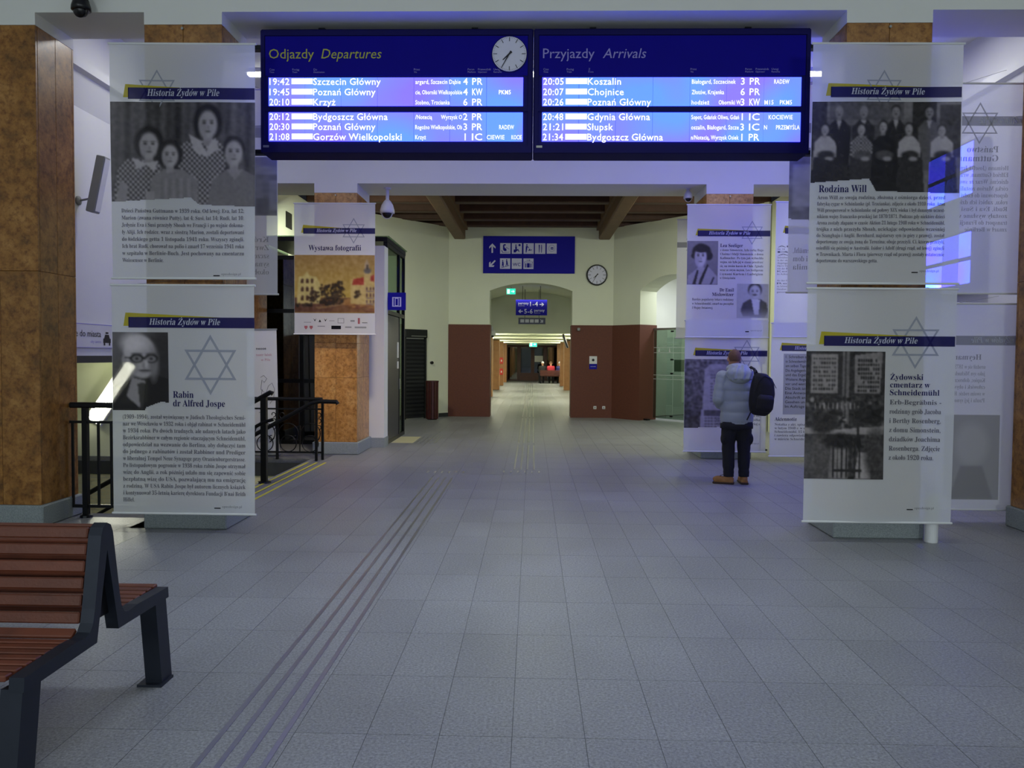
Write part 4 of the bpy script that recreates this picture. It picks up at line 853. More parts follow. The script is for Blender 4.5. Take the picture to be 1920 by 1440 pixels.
B.body(['Bardzo popularny lekarz rodzinny', 'w Schneidemühl, zmarł na początku', 'I Wojny Światowej.'], 11, 90, 180, 8, 6.5, 40)
p = Pic(50, 58, 0.70); p.face(0.57, 0.22, 0.2, 0.22, 0.74, 0.2, tache=True); p.poly([(0.12, 0.78), (0.2, 0.56), (0.42, 0.44), (0.75, 0.44), (0.95, 0.56), (1, 0.8), (0.9, 1.0), (0.2, 0.95)], 0.24); p.poly([(0.46, 0.44), (0.56, 0.9), (0.70, 0.9), (0.74, 0.46)], 0.82); p.noise(0.03, 2); p.a = p.a*np.clip((1.05-p.y)*3, 0, 1)[:, :, None]+0.72*(1-np.clip((1.05-p.y)*3, 0, 1))[:, :, None]
B.photo(p, 96, 150, 156, 215, label='printed portrait of a man in a dark suit'); B.mark(113, 241, 7)
# ---- gravestone
B = Ban('lower banner with a photo of a single inscribed gravestone, behind the standing man', 2.385, 12.42, 0.14, 123, seed=7, hang=0.23)
B.header(20, 157, 57, 68, 41, 119, (16, 52, 120), (118, 64, 28), 1.8)
p = Pic(76, 96, 0.35); p.noise(0.25, 2); p.vgrad(0.5, 0.22) if 0 else None; p.a *= (1.2-0.6*p.y)[:, :, None]; p.poly([(0.28, 1), (0.30, 0.72), (0.32, 0.72), (0.36, 0.14), (0.46, 0.07), (0.7, 0.07), (0.82, 0.12), (0.9, 0.2), (0.92, 1)], 0.66); p.ell(0.62, 0.2, 0.2, 0.07, 0.56, 0.4)
for r in range(11):
    for q in range(8):
        if random.random() < 0.8: p.rect(0.46+q*0.05, 0.22+r*0.042, 0.495+q*0.05, 0.24+r*0.042, 0.36)
p.rect(0.36, 0.73, 0.92, 0.82, 0.2, 0.8)
for r in range(4):
    for q in range(9): p.rect(0.37+q*0.055, 0.84+r*0.04, 0.41+q*0.055, 0.86+r*0.04, 0.32)
p.noise(0.08, 2).tint((0.95, 0.92, 1)); B.photo(p, 0.5, 74, 108, 208, [(0, 207), (75, 204), (85, 196), (108, 196)], label='printed photograph of a gravestone')
B.body(['Nagrobek zmarłej w wieku 80 lat,', 'na żydowskim cmentarzu spółka', 'w Schneidemühl. Zdjęcie ze kirkuj a'], 62, 146, 182, 8, 7); B.mark(113, 238, 7)
# ---- typed pages
B = Ban('upper banner with typed pages beside the portrait banner', 3.69, 12.20, 1.94, 124, seed=8, hang=0.45, up=0.42); B.header(17, 157, 49, 60, 41, 119, (13, 45, 120))
B.body(['Abschrift', 'Nr. 14', 'Betr.', 'Anlage', 'Schreiben vom Februar', 'in der oben genannten', 'Angelegenheit an den', 'Herrn Vorsteher hier', 'mit der Bitte um weitere', 'Kenntnisnahme', 'Im Auftrage'], 4, 90, 84, 5.2, 4.8, 50, 'ink_body', st='light')
B.body(['An den Herrn', 'Regierung', 'zu Schneid', 'Gesehen und zur weiteren Kenntnis', 'genommen'], 4, 80, 148, 5.4, 4.8, 30, 'ink_body', st='light')
B = Ban('lower banner with a dense typed memo page and a short caption', 3.67, 12.24, 0.10, 124, seed=9, hang=0.41, up=2.25); B.header(20, 157, 42, 53, 44, 122, (16, 37, 120))
B.shape('document_sheet', [[(24, 58), (140, 58), (140, 174), (24, 174)]], 'ink_palest', -0.003)
B.body(['1. Schreiben an den Herrn Vorsteher', 'in Schneidemühl, zu den Akten genommen', 'am selben Tage mit Anlagen und Abschrift', 'Die Angelegenheit wurde heute besprochen', 'und das Ergebnis ist hier festgehalten', 'Weitere Angaben liegen bis jetzt nicht', 'vor und werden später nachgereicht', 'Die Stadt ist davon verständigt', 'Eine Antwort steht noch aus', 'Abschrift an die Stelle', 'Gesehen und abgelegt', 'Im Auftrage'], 28, 134, 64, 8.6, 7.5, 60, 'ink_black_cloth', name='document_line', st='light')
B.title([('Aktennotiz', 9, 186, 42, 'L')], 10); B.body(['Notatka z akt, spisana', 'w lutym 1940 r. w sprawie', 'Schneidemühl, 15 lutego 1940', 'i zawiera odpowiedź urzędu', 'w mieście Schneidemühl.'], 9, 140, 193, 7, 6.5, 90)
# ---- cloths facing the other way: their print shows through reversed
B = Ban('banner seen from behind, reversed lettering, hanging behind the four-children banner', -3.86, 7.95, 2.22, 208, back=True, seed=10)
B.header(33, 267, 80, 100, 69, 202, (25, 74, 135), (180, 85, 38))
p = Pic(90, 60, 0.62); p.rect(0, 0.3, 1, 1, 0.5); p.poly([(0.1, 1), (0.12, 0.4), (0.3, 0.1), (0.5, 0.4), (0.5, 1)], 0.56); p.rect(0.06, 0.7, 0.16, 1, 0.42); p.rect(0.0, 0.4, 0.06, 0.9, 0.6); p.rect(0.2, 0.72, 0.26, 1, 0.66); p.noise(0.05, 3); B.photo(p, 1, 140, 268, 262)
B.body(['Król', 'Zwró', 'szczer', 'synag', 'około'], 18, 55, 312, 17, 16, None, name='title_text'); B.body(['w sprawie domu modlitwy w Pile', 'i szkoły przy ulicy Wilhelma', 'oraz cmentarza gminy'], 60, 240, 330, 17, 12)
B = Ban('banner seen from behind, reversed lettering, hanging behind the large-family banner', 2.53, 7.95, 2.27, 208, back=True, seed=11)
B.header(33, 267, 80, 100, 69, 202, (25, 74, 135), (120, 85, 38))
p = Pic(90, 80, 0.55); p.noise(0.12, 3); p.rect(0.8, 0.2, 0.97, 0.7, 0.75); p.rect(0, 0.75, 1, 1, 0.5); p.noise(0.06, 2); B.photo(p, 1, 130, 267, 300, [(1, 290), (267, 275)])
B.body(['Schneidemühl,', 'rodzina i dom', 'oraz Emila'], 180, 256, 340, 17, 16, None, name='title_text')
B = Ban('upper banner seen from behind beside the bare pillar, reversed lettering', 4.05, 7.95, 2.27, 195, back=True, seed=12)
B.header(31, 249, 62, 80, 64, 188, (23, 56, 120), (187, 75, 40)); B.title([('Państwo', 150, 130, 60, 'L'), ('Guttmann', 150, 147, 78, 'L')], 17)
B.body(['Heimann (Josef) i Jenny', 'Elfried Guttman, wraz z', 'dziećmi. Wraz ze swoją', 'córką Marion zostali ży', 'deportowani do Łodzi 19', 'roku, zabici ich dzieci', 'Rudi, Eva i Susi', 'zostały wysłane w', 'transport do Francji, la', 'zmarł w Berlinie'], 130, 232, 160, 13, 12, 80)
B = Ban('lower banner seen from behind beside the bare pillar, with a pale picture', 4.04, 7.95, 0.12, 195, back=True, seed=13)
B.header(31, 249, 62, 80, 64, 188, (23, 56, 120)); B.title([('Heymann', 168, 108, 62, 'L')], 15); B.body(['urodził się w 1873 roku', 'jako syn Michaela i He', 'Kupiec, dobroczyńca,', 'człowiek i obywatel', 'w swoim rodzie. Heyma', 'Paula i jej synowie'], 160, 236, 122, 13, 11, 70)
p = Pic(60, 70, 0.66); p.ell(0.5, 0.35, 0.3, 0.25, 0.74, 0.5); p.poly([(0.1, 1), (0.3, 0.6), (0.7, 0.6), (0.9, 1)], 0.56); B.photo(p, 130, 215, 236, 380)
B = Ban('banner seen from behind, only its edge showing past the portrait banner', 2.50, 13.85, 1.95, 118, back=True, seed=14); B.header(17, 151, 46, 57, 42, 117, (13, 40, 92), (112, 51, 24), 1.6)

# ------------------------------------------------------------------ slatted back-to-back bench
bn = thing('slatted_bench', 'back-to-back bench of red-brown wooden slats on dark steel frames', 'bench', (-1.78, 3.25, 0))
prof_h = [(0.03, 0.89), (0.045, 0.86), (0.098, 0.57), (0.112, 0.515), (0.135, 0.485), (0.17, 0.474), (0.25, 0.480), (0.55, 0.47), (0.555, 0.418), (0.085, 0.425), (0.068, 0.50), (0.0, 0.79)]
for xx in (0.0, -1.9):
    for s in (1, -1):
        P2 = [(s*y, z) for y, z in prof_h]; P2 = [(0, 0.905)]+P2
        part('end_frame', MB().prism(P2 if s > 0 else P2[::-1], xx-0.055, xx, 'x'), 'bench_steel', bn)
        lg = [(s*0.545, 0.425), (s*0.605, 0.0), (s*0.50, 0.0), (s*0.44, 0.42)]
        part('leg', MB().prism(lg if s > 0 else lg[::-1], xx-0.09, xx-0.01, 'x'), 'bench_steel', bn)
        part('foot_plate', MB().box(xx-0.12, xx+0.0, min(s*0.47, s*0.60), max(s*0.47, s*0.60), 0, 0.012), 'bench_steel', bn)
    part('back_plate', MB().prism([(-0.068, 0.50), (0.068, 0.50), (0.0, 0.80)], xx-0.05, xx-0.035, 'x'), 'black_plastic', bn)
for s in (1, -1):
    for k in range(6):
        f = k/5.0; y = 0.033+f*0.068; z = 0.868-f*0.335
        M = Matrix.Translation((-0.96, s*y, z)) @ Matrix.Rotation(s*math.radians(11), 4, 'X')
        part('back_slat', MB().bbox(-0.90, 0.90, -0.011, 0.011, -0.023, 0.023, 0.005, M=M), 'bench_wood', bn)
    for k in range(8):
        y = 0.145+k*0.057; z = 0.462+0.001*k-(0.0 if k else -0.02)
        M = Matrix.Translation((-0.96, s*y, z)) @ Matrix.Rotation(s*math.radians(-32 if k == 0 else 2), 4, 'X')
        part('seat_slat', MB().bbox(-0.90, 0.90, -0.021, 0.021, -0.011, 0.011, 0.004, M=M), 'bench_wood', bn)
part('seat_strut', MB().box(-0.98, -0.94, -0.5, 0.5, 0.42, 0.451), 'bench_steel', bn)

# ------------------------------------------------------------------ railings around the stairs
rl = thing('stair_railing', 'black bar railing between the bare pillar and the man-in-glasses banner', 'railing', (-4.1, 7.60, 0))
part('top_rail', MB().bbox(-0.42, 0.56, -0.03, 0.03, 1.075, 1.13, 0.012), 'dark_metal', rl)
part('mid_rail', MB().box(-0.42, 0.56, -0.012, 0.012, 0.925, 0.95), 'dark_metal', rl); part('bottom_rail', MB().box(-0.42, 0.56, -0.012, 0.012, 0.095, 0.125), 'dark_metal', rl)
for k in range(8):
    x = -0.395+k*0.128
    if k in (1, 7):
        part('post', MB().box(x-0.025, x+0.025, -0.025, 0.025, 0, 1.08), 'dark_metal', rl); part('foot', MB().lathe([(0.06, 0.0), (0.055, 0.02), (0.03, 0.03)], 12, (x, 0, 0)), 'dark_metal', rl)
    else: part('bar', MB().box(x-0.010, x+0.010, -0.010, 0.010, 0.11, 0.94), 'dark_metal', rl)
hr = thing('stair_handrail', 'black double handrail on a heavy post sloping down the middle of the stairs', 'handrail', (-3.35, 9.78, 0))
part('post', MB().box(-0.035, 0.035, -0.035, 0.035, 0, 1.07), 'dark_metal', hr); part('foot', MB().lathe([(0.09, 0), (0.08, 0.015), (0.04, 0.025)], 14), 'dark_metal', hr)
def slope(x0, z0, x1, k=0.56): return [(x0, 0, z0), (x1, 0, z0-k*(x0-x1))]
part('upper_rail', MB().tube([(0.11, 0, 1.12), (0.08, 0, 1.135), (0.0, 0, 1.09)]+[slope(-0.1, 1.04, -4.2)[1]], 0.03, 10), 'dark_metal', hr)
part('lower_rail', MB().tube([(0.13, -0.03, 0.80), (0.0, -0.03, 0.76), (-4.2, -0.03, 0.76-0.56*4.2)], 0.022, 10), 'dark_metal', hr)
for x in (-1.4, -2.8): part('post', MB().box(x-0.03, x+0.03, -0.03, 0.03, -0.16*math.ceil(-x/0.28), 1.06+0.56*x), 'dark_metal', hr)
bl = thing('scroll_balustrade', 'black iron balustrade with scrolls and rings along the far side of the stairs', 'balustrade', (-3.2, 11.98, 0))
part('top_rail', MB().tube([(0.0, 0, 0.93), (-1.75, 0, 0.93)], 0.028, 10), 'dark_metal', bl)
part('second_rail', MB().box(-1.75, 0.0, -0.01, 0.01, 0.765, 0.79), 'dark_metal', bl); part('bottom_rail', MB().box(-1.75, 0.0, -0.01, 0.01, 0.10, 0.125), 'dark_metal', bl)
for x in (0.0, -0.70, -1.40): part('post', MB().box(x-0.018, x+0.018, -0.018, 0.018, 0, 0.92), 'dark_metal', bl)
part('post', MB().box(-0.075, -0.04, -0.16, -0.125, 0, 0.88), 'dark_metal', bl)
part('handrail', MB().tube([(0.27, -0.14, 0.865), (0.25, -0.14, 0.90), (0.0, -0.14, 0.905), (-0.12, -0.14, 0.88), (-1.75, -0.14, 0.88-0.56*1.63)], 0.033, 10), 'dark_metal', bl)
def arc(cx, cz, r, a0, a1, n=18, k=0.0): return [(cx+(r-k*i/n)*math.cos(a0+(a1-a0)*i/n), 0, cz+(r-k*i/n)*math.sin(a0+(a1-a0)*i/n)) for i in range(n+1)]
for x in (0.0, -0.70):
    for c in (-0.53, -0.19):
        part('ring', MB().tube(arc(x+c, 0.245, 0.125, 0, 2*math.pi, 22)[:-1], 0.008, 6, closed=True), 'dark_metal', bl)
        part('scroll', MB().tube(arc(x+c, 0.40, 0.155, math.pi*1.05, -math.pi*0.35, 16)+arc(x+c+(0.11 if c < -0.3 else 0.10), 0.34, 0.045, -0.2, -math.pi*1.6, 10, 0.02), 0.008, 6), 'dark_metal', bl)
    part('bar', MB().box(x-0.358, x-0.342, -0.008, 0.008, 0.11, 0.52), 'dark_metal', bl)
    for z in (0.69, 0.60, 0.50): part('scroll', MB().tube(arc(x-0.06, z, 0.042, -math.pi/2, math.pi*1.2, 14, 0.022), 0.007, 6), 'dark_metal', bl)
    part('scroll', MB().tube(arc(x-0.62, 0.68, 0.05, math.pi*1.4, -math.pi*0.4, 14, 0.025), 0.007, 6), 'dark_metal', bl)

# ------------------------------------------------------------------ tactile strips and yellow edge lines
tp = thing('tactile_path', 'four long metal guide strips running along the floor from the hall', 'tactile strips', (-1.175, 2.0, 0))
for x in (-0.135, -0.045, 0.045, 0.135): part('guide_strip', MB().bbox(x-0.012, x+0.012, 0, 8.35, 0, 0.004, 0.0015), 'strip_steel', tp)
tp = thing('tactile_path', 'four bright metal guide strips leading into the corridor', 'tactile strips', (-0.10, 11.15, 0))
for x in (-0.14, -0.047, 0.047, 0.14):
    for y0, y1 in ((0.0, 3.1), (3.45, 9.2), (9.6, 20), (20.4, 39)): part('guide_strip', MB().bbox(x-0.013, x+0.013, y0, y1, 0, 0.004, 0.0015), 'stud_steel', tp)
tp = thing('tactile_studs', 'row of short steel studs where the corridor strips begin', 'tactile studs', (-0.38, 10.86, 0))
for k in range(6): part('stud', MB().bbox(k*0.098-0.012, k*0.098+0.012, 0, 0.17, 0, 0.005, 0.002), 'stud_steel', tp)
tp = thing('tactile_studs', 'row of short steel studs at the end of the long hall strips', 'tactile studs', (-1.43, 10.76, 0))
for k in range(6): part('stud', MB().bbox(k*0.098-0.012, k*0.098+0.012, 0, 0.17, 0, 0.005, 0.002), 'stud_steel', tp)
tp = thing('tactile_pad', 'small cream pad with slanting strips at the lift door', 'tactile pad', (-2.16, 14.75, 0))
part('pad', MB().bbox(-0.42, -0.02, -0.35, 0.75, 0, 0.004, 0.0015), 'cream_tile', tp)
for k in range(5): part('guide_strip', MB().bbox(0.03+k*0.085, 0.05+k*0.085, -0.35, 0.75, 0, 0.004, 0.0015), 'stud_steel', tp)
ye = thing('edge_marking', 'three yellow lines on the floor along the head of the stairs', 'floor marking', (-3.2, 9.9, 0))
for x in (-0.135, 0.0, 0.13): part('yellow_line', MB().box(x-0.016, x+0.016, -2.0, 1.75, 0, 0.003), 'yellow_paint', ye)

# ------------------------------------------------------------------ stair lamp, wall sign and loudspeaker on the left
lm = thing('stair_lamp', 'bright slanting tube lamp on the stair tunnel wall', 'lamp', (-6.51, 12.13, 1.0)); lm.rotation_euler = (0, math.radians(-55.5), 0)
part('housing', MB().bbox(-0.56, 0.56, -0.06, 0, -0.14, 0.14, 0.01), 'white_plastic', lm)
part('diffuser', MB().bbox(-0.54, 0.12, -0.09, -0.06, -0.075, 0.075, 0.01), 'stair_tube', lm); part('diffuser', MB().bbox(0.14, 0.54, -0.09, -0.06, -0.075, 0.075, 0.01), 'stair_tube', lm)
sg = thing('exit_sign', 'pale wall sign pointing the way to town with a taxi symbol', 'sign', (-5.0, 7.8, 1.67), math.pi/2)
part('panel', MB().box(0, 3.4, -0.02, 0, 0, 0.27), 'lilac_pale' if 'lilac_pale' in MAT else 'white_plastic', sg)
part('rule', MB().box(0, 3.4, -0.022, -0.02, 0.262, 0.27).box(0, 3.4, -0.022, -0.02, 0.0, 0.006), 'lilac_print', sg)
text('sign_text', sg, 'ink_black', [('Wyjście do miasta', 1.20, 0.125, 0.105, 1.02, 'R', 'sans')], -0.023); text('sign_subtext', sg, 'lilac_print', [('city centre', 1.20, 0.055, 0.05, None, 'R', 'sans')], -0.023)
part('taxi_symbol', MB().flat([(1.27, 0.11), (1.29, 0.155), (1.37, 0.155), (1.39, 0.11)], -0.023).flat([(1.25, 0.06), (1.25, 0.11), (1.41, 0.11), (1.41, 0.06)], -0.023).flat([(1.30, 0.165), (1.30, 0.185), (1.36, 0.185), (1.36, 0.165)], -0.023).flat([(1.26, 0.03), (1.26, 0.06), (1.29, 0.06), (1.29, 0.03)], -0.023).flat([(1.37, 0.03), (1.37, 0.06), (1.40, 0.06), (1.40, 0.03)], -0.023), 'ink_black', sg)
part('bus_symbol', MB().flat([(1.47, 0.07), (1.47, 0.115), (1.70, 0.115), (1.70, 0.07)], -0.023).flat([(1.50, 0.05), (1.50, 0.07), (1.54, 0.07), (1.54, 0.05)], -0.023).flat([(1.62, 0.05), (1.62, 0.07), (1.66, 0.07), (1.66, 0.05)], -0.023), 'ink_black', sg)
sp = thing('column_speaker', 'grey column loudspeaker on a tilting bracket on the left wall', 'loudspeaker', (-5.0, 8.60, 3.28))
M = Matrix.Translation((0.24, -0.02, 0.17)) @ Matrix.Rotation(math.radians(12), 4, 'Y')
part('cabinet', MB().bbox(-0.05, 0.05, -0.06, 0.06, -0.31, 0.31, 0.012, 2, M=M), 'grey_plastic', sp)
part('wall_plate', MB().lathe([(0.05, 0), (0.05, 0.02), (0.03, 0.03)], 14, (0, 0, 0), 'x'), 'grey_plastic', sp); part('bracket', MB().tube([(0.02, 0, 0), (0.12, 0.0, 0.02), (0.20, -0.02, 0.06)], 0.012, 8), 'grey_plastic', sp)
part('grille', MB().bbox(0.05, 0.055, -0.05, 0.05, -0.29, 0.29, 0.002, M=M), 'white_plastic', sp)

# ------------------------------------------------------------------ roll-up stand, white tube, dome cameras
ru = thing('rollup_banner', 'tall pale roll-up banner with a pink caption and a line drawing', 'roll-up banner', (-4.42, 12.42, 0)); ru.rotation_euler = (0, math.radians(-1.2), 0)
part('base_box', MB().bbox(-0.43, 0.43, -0.06, 0.06, 0.0, 0.07, 0.012), 'grey_plastic', ru); part('sheet', MB().box(-0.41, 0.41, -0.003, 0, 0.06, 2.0), 'banner_cloth', ru); part('top_clip', MB().box(-0.42, 0.42, -0.012, 0.01, 1.985, 2.01), 'steel', ru); part('pole', MB().tube([(0, 0.04, 0.05), (0, 0.03, 2.0)], 0.012, 8), 'steel', ru)
text('caption', ru, 'ink_black_cloth', [('neose', 0.24, 1.68, 0.055, 0.16, 'R', 'bold')], -0.006); text('pink_line', ru, 'ink_pink', [('teatr lalek', 0.33, 1.58, 0.055, 0.36, 'R', 'bold'), ('w Pile', 0.30, 1.50, 0.055, 0.22, 'R', 'bold')], -0.006)
part('line_drawing', MB().tube([(0.14, -0.006, 1.24), (0.19, -0.006, 1.27), (0.24, -0.006, 1.22), (0.20, -0.006, 1.16), (0.16, -0.006, 1.2), (0.14, -0.006, 1.05), (0.22, -0.006, 0.98), (0.26, -0.006, 1.1), (0.32, -0.006, 1.15), (0.36, -0.006, 1.05), (0.34, -0.006, 0.9), (0.28, -0.006, 0.82)], 0.003, 4).tube([(0.16, -0.006, 1.05), (0.13, -0.006, 0.85), (0.18, -0.006, 0.7), (0.10, -0.006, 0.68)], 0.003, 4), 'ink_body', ru)
wt = thing('white_tube', 'short upright white plastic tube in front of the cemetery banner pillar base', 'tube', (3.54, 7.02, 0))
part('tube_wall', MB().lathe([(0.052, 0), (0.055, 0.005), (0.055, 0.44), (0.048, 0.45)], 24), 'white_plastic', wt, smooth=False); part('cap', MB().lathe([(0.05, 0.45), (0.04, 0.462)], 20), 'grey_plastic', wt)
def dome(label, loc, s, body, ball, drop):
    t = thing('dome_camera', label, 'camera', loc)
    part('stem', MB().lathe([(0.028*s, 0), (0.028*s, -drop), (0.035*s, -drop-0.02*s)], 14), body, t); part('ceiling_plate', MB().lathe([(0.06*s, 0), (0.06*s, -0.02*s), (0.03*s, -0.03*s)], 16), body, t)
    z = -drop
    part('hood', MB().lathe([(0.03*s, z), (0.06*s, z-0.03*s), (0.095*s, z-0.09*s), (0.118*s, z-0.17*s), (0.12*s, z-0.22*s), (0.10*s, z-0.225*s)], 24), body, t, smooth=True)
    part('ring', MB().tube([(0.085*s*math.cos(a), -0.03*s+0.02*s*math.sin(a), z-0.225*s-0.085*s*abs(math.sin(a))) for a in [math.pi*k/12 for k in range(13)]], 0.008*s, 6), body, t)
    part('smoked_bubble', MB().ell((0, 0, z-0.22*s), (0.086*s, 0.086*s, 0.085*s), 18, 10), ball, t, smooth=True); return t
dome('white dome camera hanging from the lintel beside the painted town banner', (-2.40, 13.0, 4.35), 1.0, 'white_plastic', 'black_plastic', 0.19)
dome('small white dome camera hanging above the portrait banner', (2.51, 13.0, 4.35), 0.62, 'white_plastic', 'black_plastic', 0.02)
dome('black dome camera under the front lintel near the bare pillar', (-4.03, 7.02, 4.82), 0.68, 'black_plastic', 'black_plastic', 0.02)
solo('camera_bracket', MB().bbox(-4.1, -3.9, 6.93, 7.148, 4.82, 4.86, 0.005), 'black_plastic', 'black wall bracket carrying the black dome camera', 'bracket')

# ------------------------------------------------------------------ lift, lift sign, shutter, bin, wall fittings
struct('wall_pier', MB().box(-2.88, -2.57, 13.66, 14.0, 0, 3.5), 'white_paint'); struct('baseboard_pier', MB().box(-2.89, -2.56, 13.645, 14.01, 0, 0.17), 'base_granite')
lf = thing('lift_shaft', 'dark glass lift shaft with black frame behind the painted town banner', 'lift', (-3.72, 15.0, 0))
for x in (-1.12, -0.4, 0.32, 1.1):
    part('frame_post', MB().box(x-0.035, x+0.035, -0.98, -0.91, 0, 3.62), 'dark_metal', lf)
for y in (0.38, 0.97): part('frame_post', MB().box(1.07, 1.13, y-0.035, y+0.035, 0, 3.62), 'dark_metal', lf)
for z in (0.0, 1.1, 2.35, 3.3): part('frame_rail', MB().box(-1.12, 1.1, -0.97, -0.92, z, z+0.07), 'dark_metal', lf)
for z in (0.0, 2.35, 3.55): part('frame_rail', MB().box(1.07, 1.13, -0.92, 0.97, z, z+0.07), 'dark_metal', lf)
for x0, x1 in ((-1.085, -0.435), (-0.365, 0.285), (0.355, 1.065)):
    for z0, z1 in ((0.07, 1.1), (1.17, 2.35), (2.42, 3.3)): part('pane', MB().box(x0, x1, -0.95, -0.94, z0, z1), 'dark_glass', lf)
part('pane', MB().box(1.095, 1.105, 0.42, 0.93, 0.07, 2.35), 'green_glass', lf); part('pane', MB().box(1.095, 1.105, -0.92, 0.34, 2.42, 3.55), 'green_glass', lf); part('pane', MB().box(1.095, 1.105, 0.42, 0.93, 2.42, 3.55), 'green_glass', lf)
ld = part('lift_door', MB().bbox(1.06, 1.12, -0.93, 0.34, 0.02, 2.34, 0.01), 'lift_panel', lf); part('call_panel', MB().box(1.13, 1.14, 0.34, 0.42, 0.95, 1.15), 'steel', lf)
for z in (1.35, 1.56): part('notice', MB().box(1.12, 1.123, 0.14, 0.32, z, z+(0.14 if z < 1.5 else 0.3)), 'paper', ld)
part('roof', MB().prism([(-1.16, 3.62), (1.14, 3.62), (1.14, 3.70), (-1.16, 3.70)], -1.02, 1.0, 'y'), 'dark_metal', lf); part('roof_glass', MB().box(-1.2, 1.17, -1.04, 1.02, 3.70, 3.715), 'green_glass', lf)
part('car', MB().box(-0.95, 0.7, -0.75, 0.85, 0.02, 2.2), 'black_plastic', lf)  # box added in black so the shaft interior reads dark
part('glass_clamp', MB().tube([(1.10, 0.6, 2.6), (1.14, 0.6, 2.6)], 0.02, 8), 'steel', lf); part('glass_clamp', MB().tube([(1.10, 0.8, 2.6), (1.14, 0.8, 2.6)], 0.02, 8), 'steel', lf)
ls = thing('lift_sign', 'small navy square sign with a lift symbol on the white pier', 'sign', (-2.63, 13.98, 2.41))
part('panel', MB().box(0.06, 0.38, 0.0, 0.02, 0, 0.31), 'sign_navy', ls); part('arm', MB().box(0.0, 0.07, 0.0, 0.015, 0.12, 0.16), 'sign_navy', ls)
part('symbol_ground', MB().box(0.14, 0.30, -0.002, 0, 0.06, 0.23), 'white_print', ls); part('lift_symbol', MB().flat([(0.165, 0.075), (0.165, 0.215), (0.185, 0.215), (0.185, 0.075)], -0.004).flat([(0.255, 0.075), (0.255, 0.215), (0.275, 0.215), (0.275, 0.075)], -0.004).flat([(0.20, 0.085), (0.20, 0.20), (0.24, 0.20), (0.24, 0.085)], -0.004), 'sign_navy', ls)
sh = place(thing('roller_shutter', 'closed dark grey roller shutter on the slanting wall beside the bin', 'shutter'), ML @ Matrix.Translation((0.82, 0.0, 0)))
nx = MB(); pf = []
for k in range(41): pf += [(0.02 if k % 2 else 0.032, 0.02+k*0.05)]
nx.prism([(0.002, 0.02)]+pf+[(0.002, 2.02)], 0.04, 0.69, 'x'); part('curtain', nx, 'shutter_grey', sh)
part('guide', MB().box(0, 0.05, 0.002, 0.05, 0, 2.05), 'shutter_grey', sh); part('guide', MB().box(0.68, 0.73, 0.002, 0.05, 0, 2.05), 'shutter_grey', sh); part('header_box', MB().bbox(0, 0.73, 0.002, 0.09, 2.05, 2.26, 0.01), 'shutter_grey', sh); part('edge_strip', MB().box(0.05, 0.55, 0.09, 0.094, 2.08, 2.10), 'steel', sh)
bi = thing('waste_bin', 'tall dark red slatted waste bin beside the roller shutter', 'bin', (-2.50, 19.72, 0))
part('liner', MB().lathe([(0.125, 0.03), (0.125, 0.93), (0.10, 0.94)], 20), 'black_plastic', bi)
for k in range(14):
    a = 2*math.pi*k/14; M = Matrix.Rotation(a, 4, 'Z') @ Matrix.Translation((0.145, 0, 0)); part('slat', MB().bbox(-0.009, 0.009, -0.028, 0.028, 0.02, 0.95, 0.005, M=M), 'bin_wood', bi)
part('rim', MB().lathe([(0.125, 0.94), (0.165, 0.94), (0.165, 0.975), (0.125, 0.975)], 24), 'bin_wood', bi); part('foot_ring', MB().lathe([(0.12, 0), (0.13, 0.03)], 20), 'dark_metal', bi)
place(solo('door_buzzer', MB().lathe([(0.035, 0), (0.04, 0.05), (0.03, 0.07)], 14, (0.62, 0.0, 1.42), 'y'), 'black_plastic', 'small black round fitting on the wall above the bin', 'wall fitting'), ML)
for k, x in enumerate((1.66, 1.89)):
    t = thing('wall_socket', ('white socket low on the brown pier, the one nearer the corridor', 'white socket low on the brown pier, the one farther from the corridor')[k], 'socket', (x, 20.775, 0.27)); part('plate', MB().bbox(-0.04, 0.04, -0.012, 0, -0.04, 0.04, 0.006), 'white_plastic', t); part('insert', MB().lathe([(0.022, -0.014), (0.022, -0.011)], 14, (0, 0, 0), 'y'), 'grey_plastic', t)
t = thing('notice_plate', 'white over navy notice plate on the brown pier', 'notice', (1.50, 20.775, 1.28)); part('white_panel', MB().box(0, 0.20, -0.01, 0, 0.14, 0.34), 'paper', t); part('navy_panel', MB().box(0, 0.20, -0.01, 0, 0, 0.135), 'sign_navy', t); part('symbol', MB().lathe([(0.035, -0.013), (0.035, -0.01)], 14, (0.10, 0, 0.24), 'y'), 'ink_black', t); text('plate_text', t, 'white_print', [('automat', 0.03, 0.06, 0.04, 0.14, 'L', 'sans')], -0.011)
solo('detector', MB().bbox(1.17, 1.25, 20.70, 20.775, 2.28, 2.36, 0.02, 2), 'grey_plastic', 'small grey motion detector at the top of the brown pier', 'detector')
solo('high_vent', MB().box(-5.0, -4.985, 15.92, 16.30, 4.18, 4.5), 'black_plastic', 'small dark wall opening high above the lift', 'vent')
t = thing('pier_sign', 'small black sign between the portrait banner and the typed pages banner', 'sign', (5.14, 14.9, 1.55)); t.location = (3.95, 13.9, 1.5); part('panel', MB().box(0, 0.12, 0, 0.02, 0, 0.26), 'sign_navy', t); part('mark', MB().box(0.02, 0.10, -0.003, 0, 0.03, 0.11), 'white_print', t); part('post', MB().box(0.05, 0.07, 0.005, 0.02, -1.5, 0), 'dark_metal', t); part('foot', MB().box(-0.04, 0.16, -0.08, 0.1, -1.5, -1.48), 'dark_metal', t)
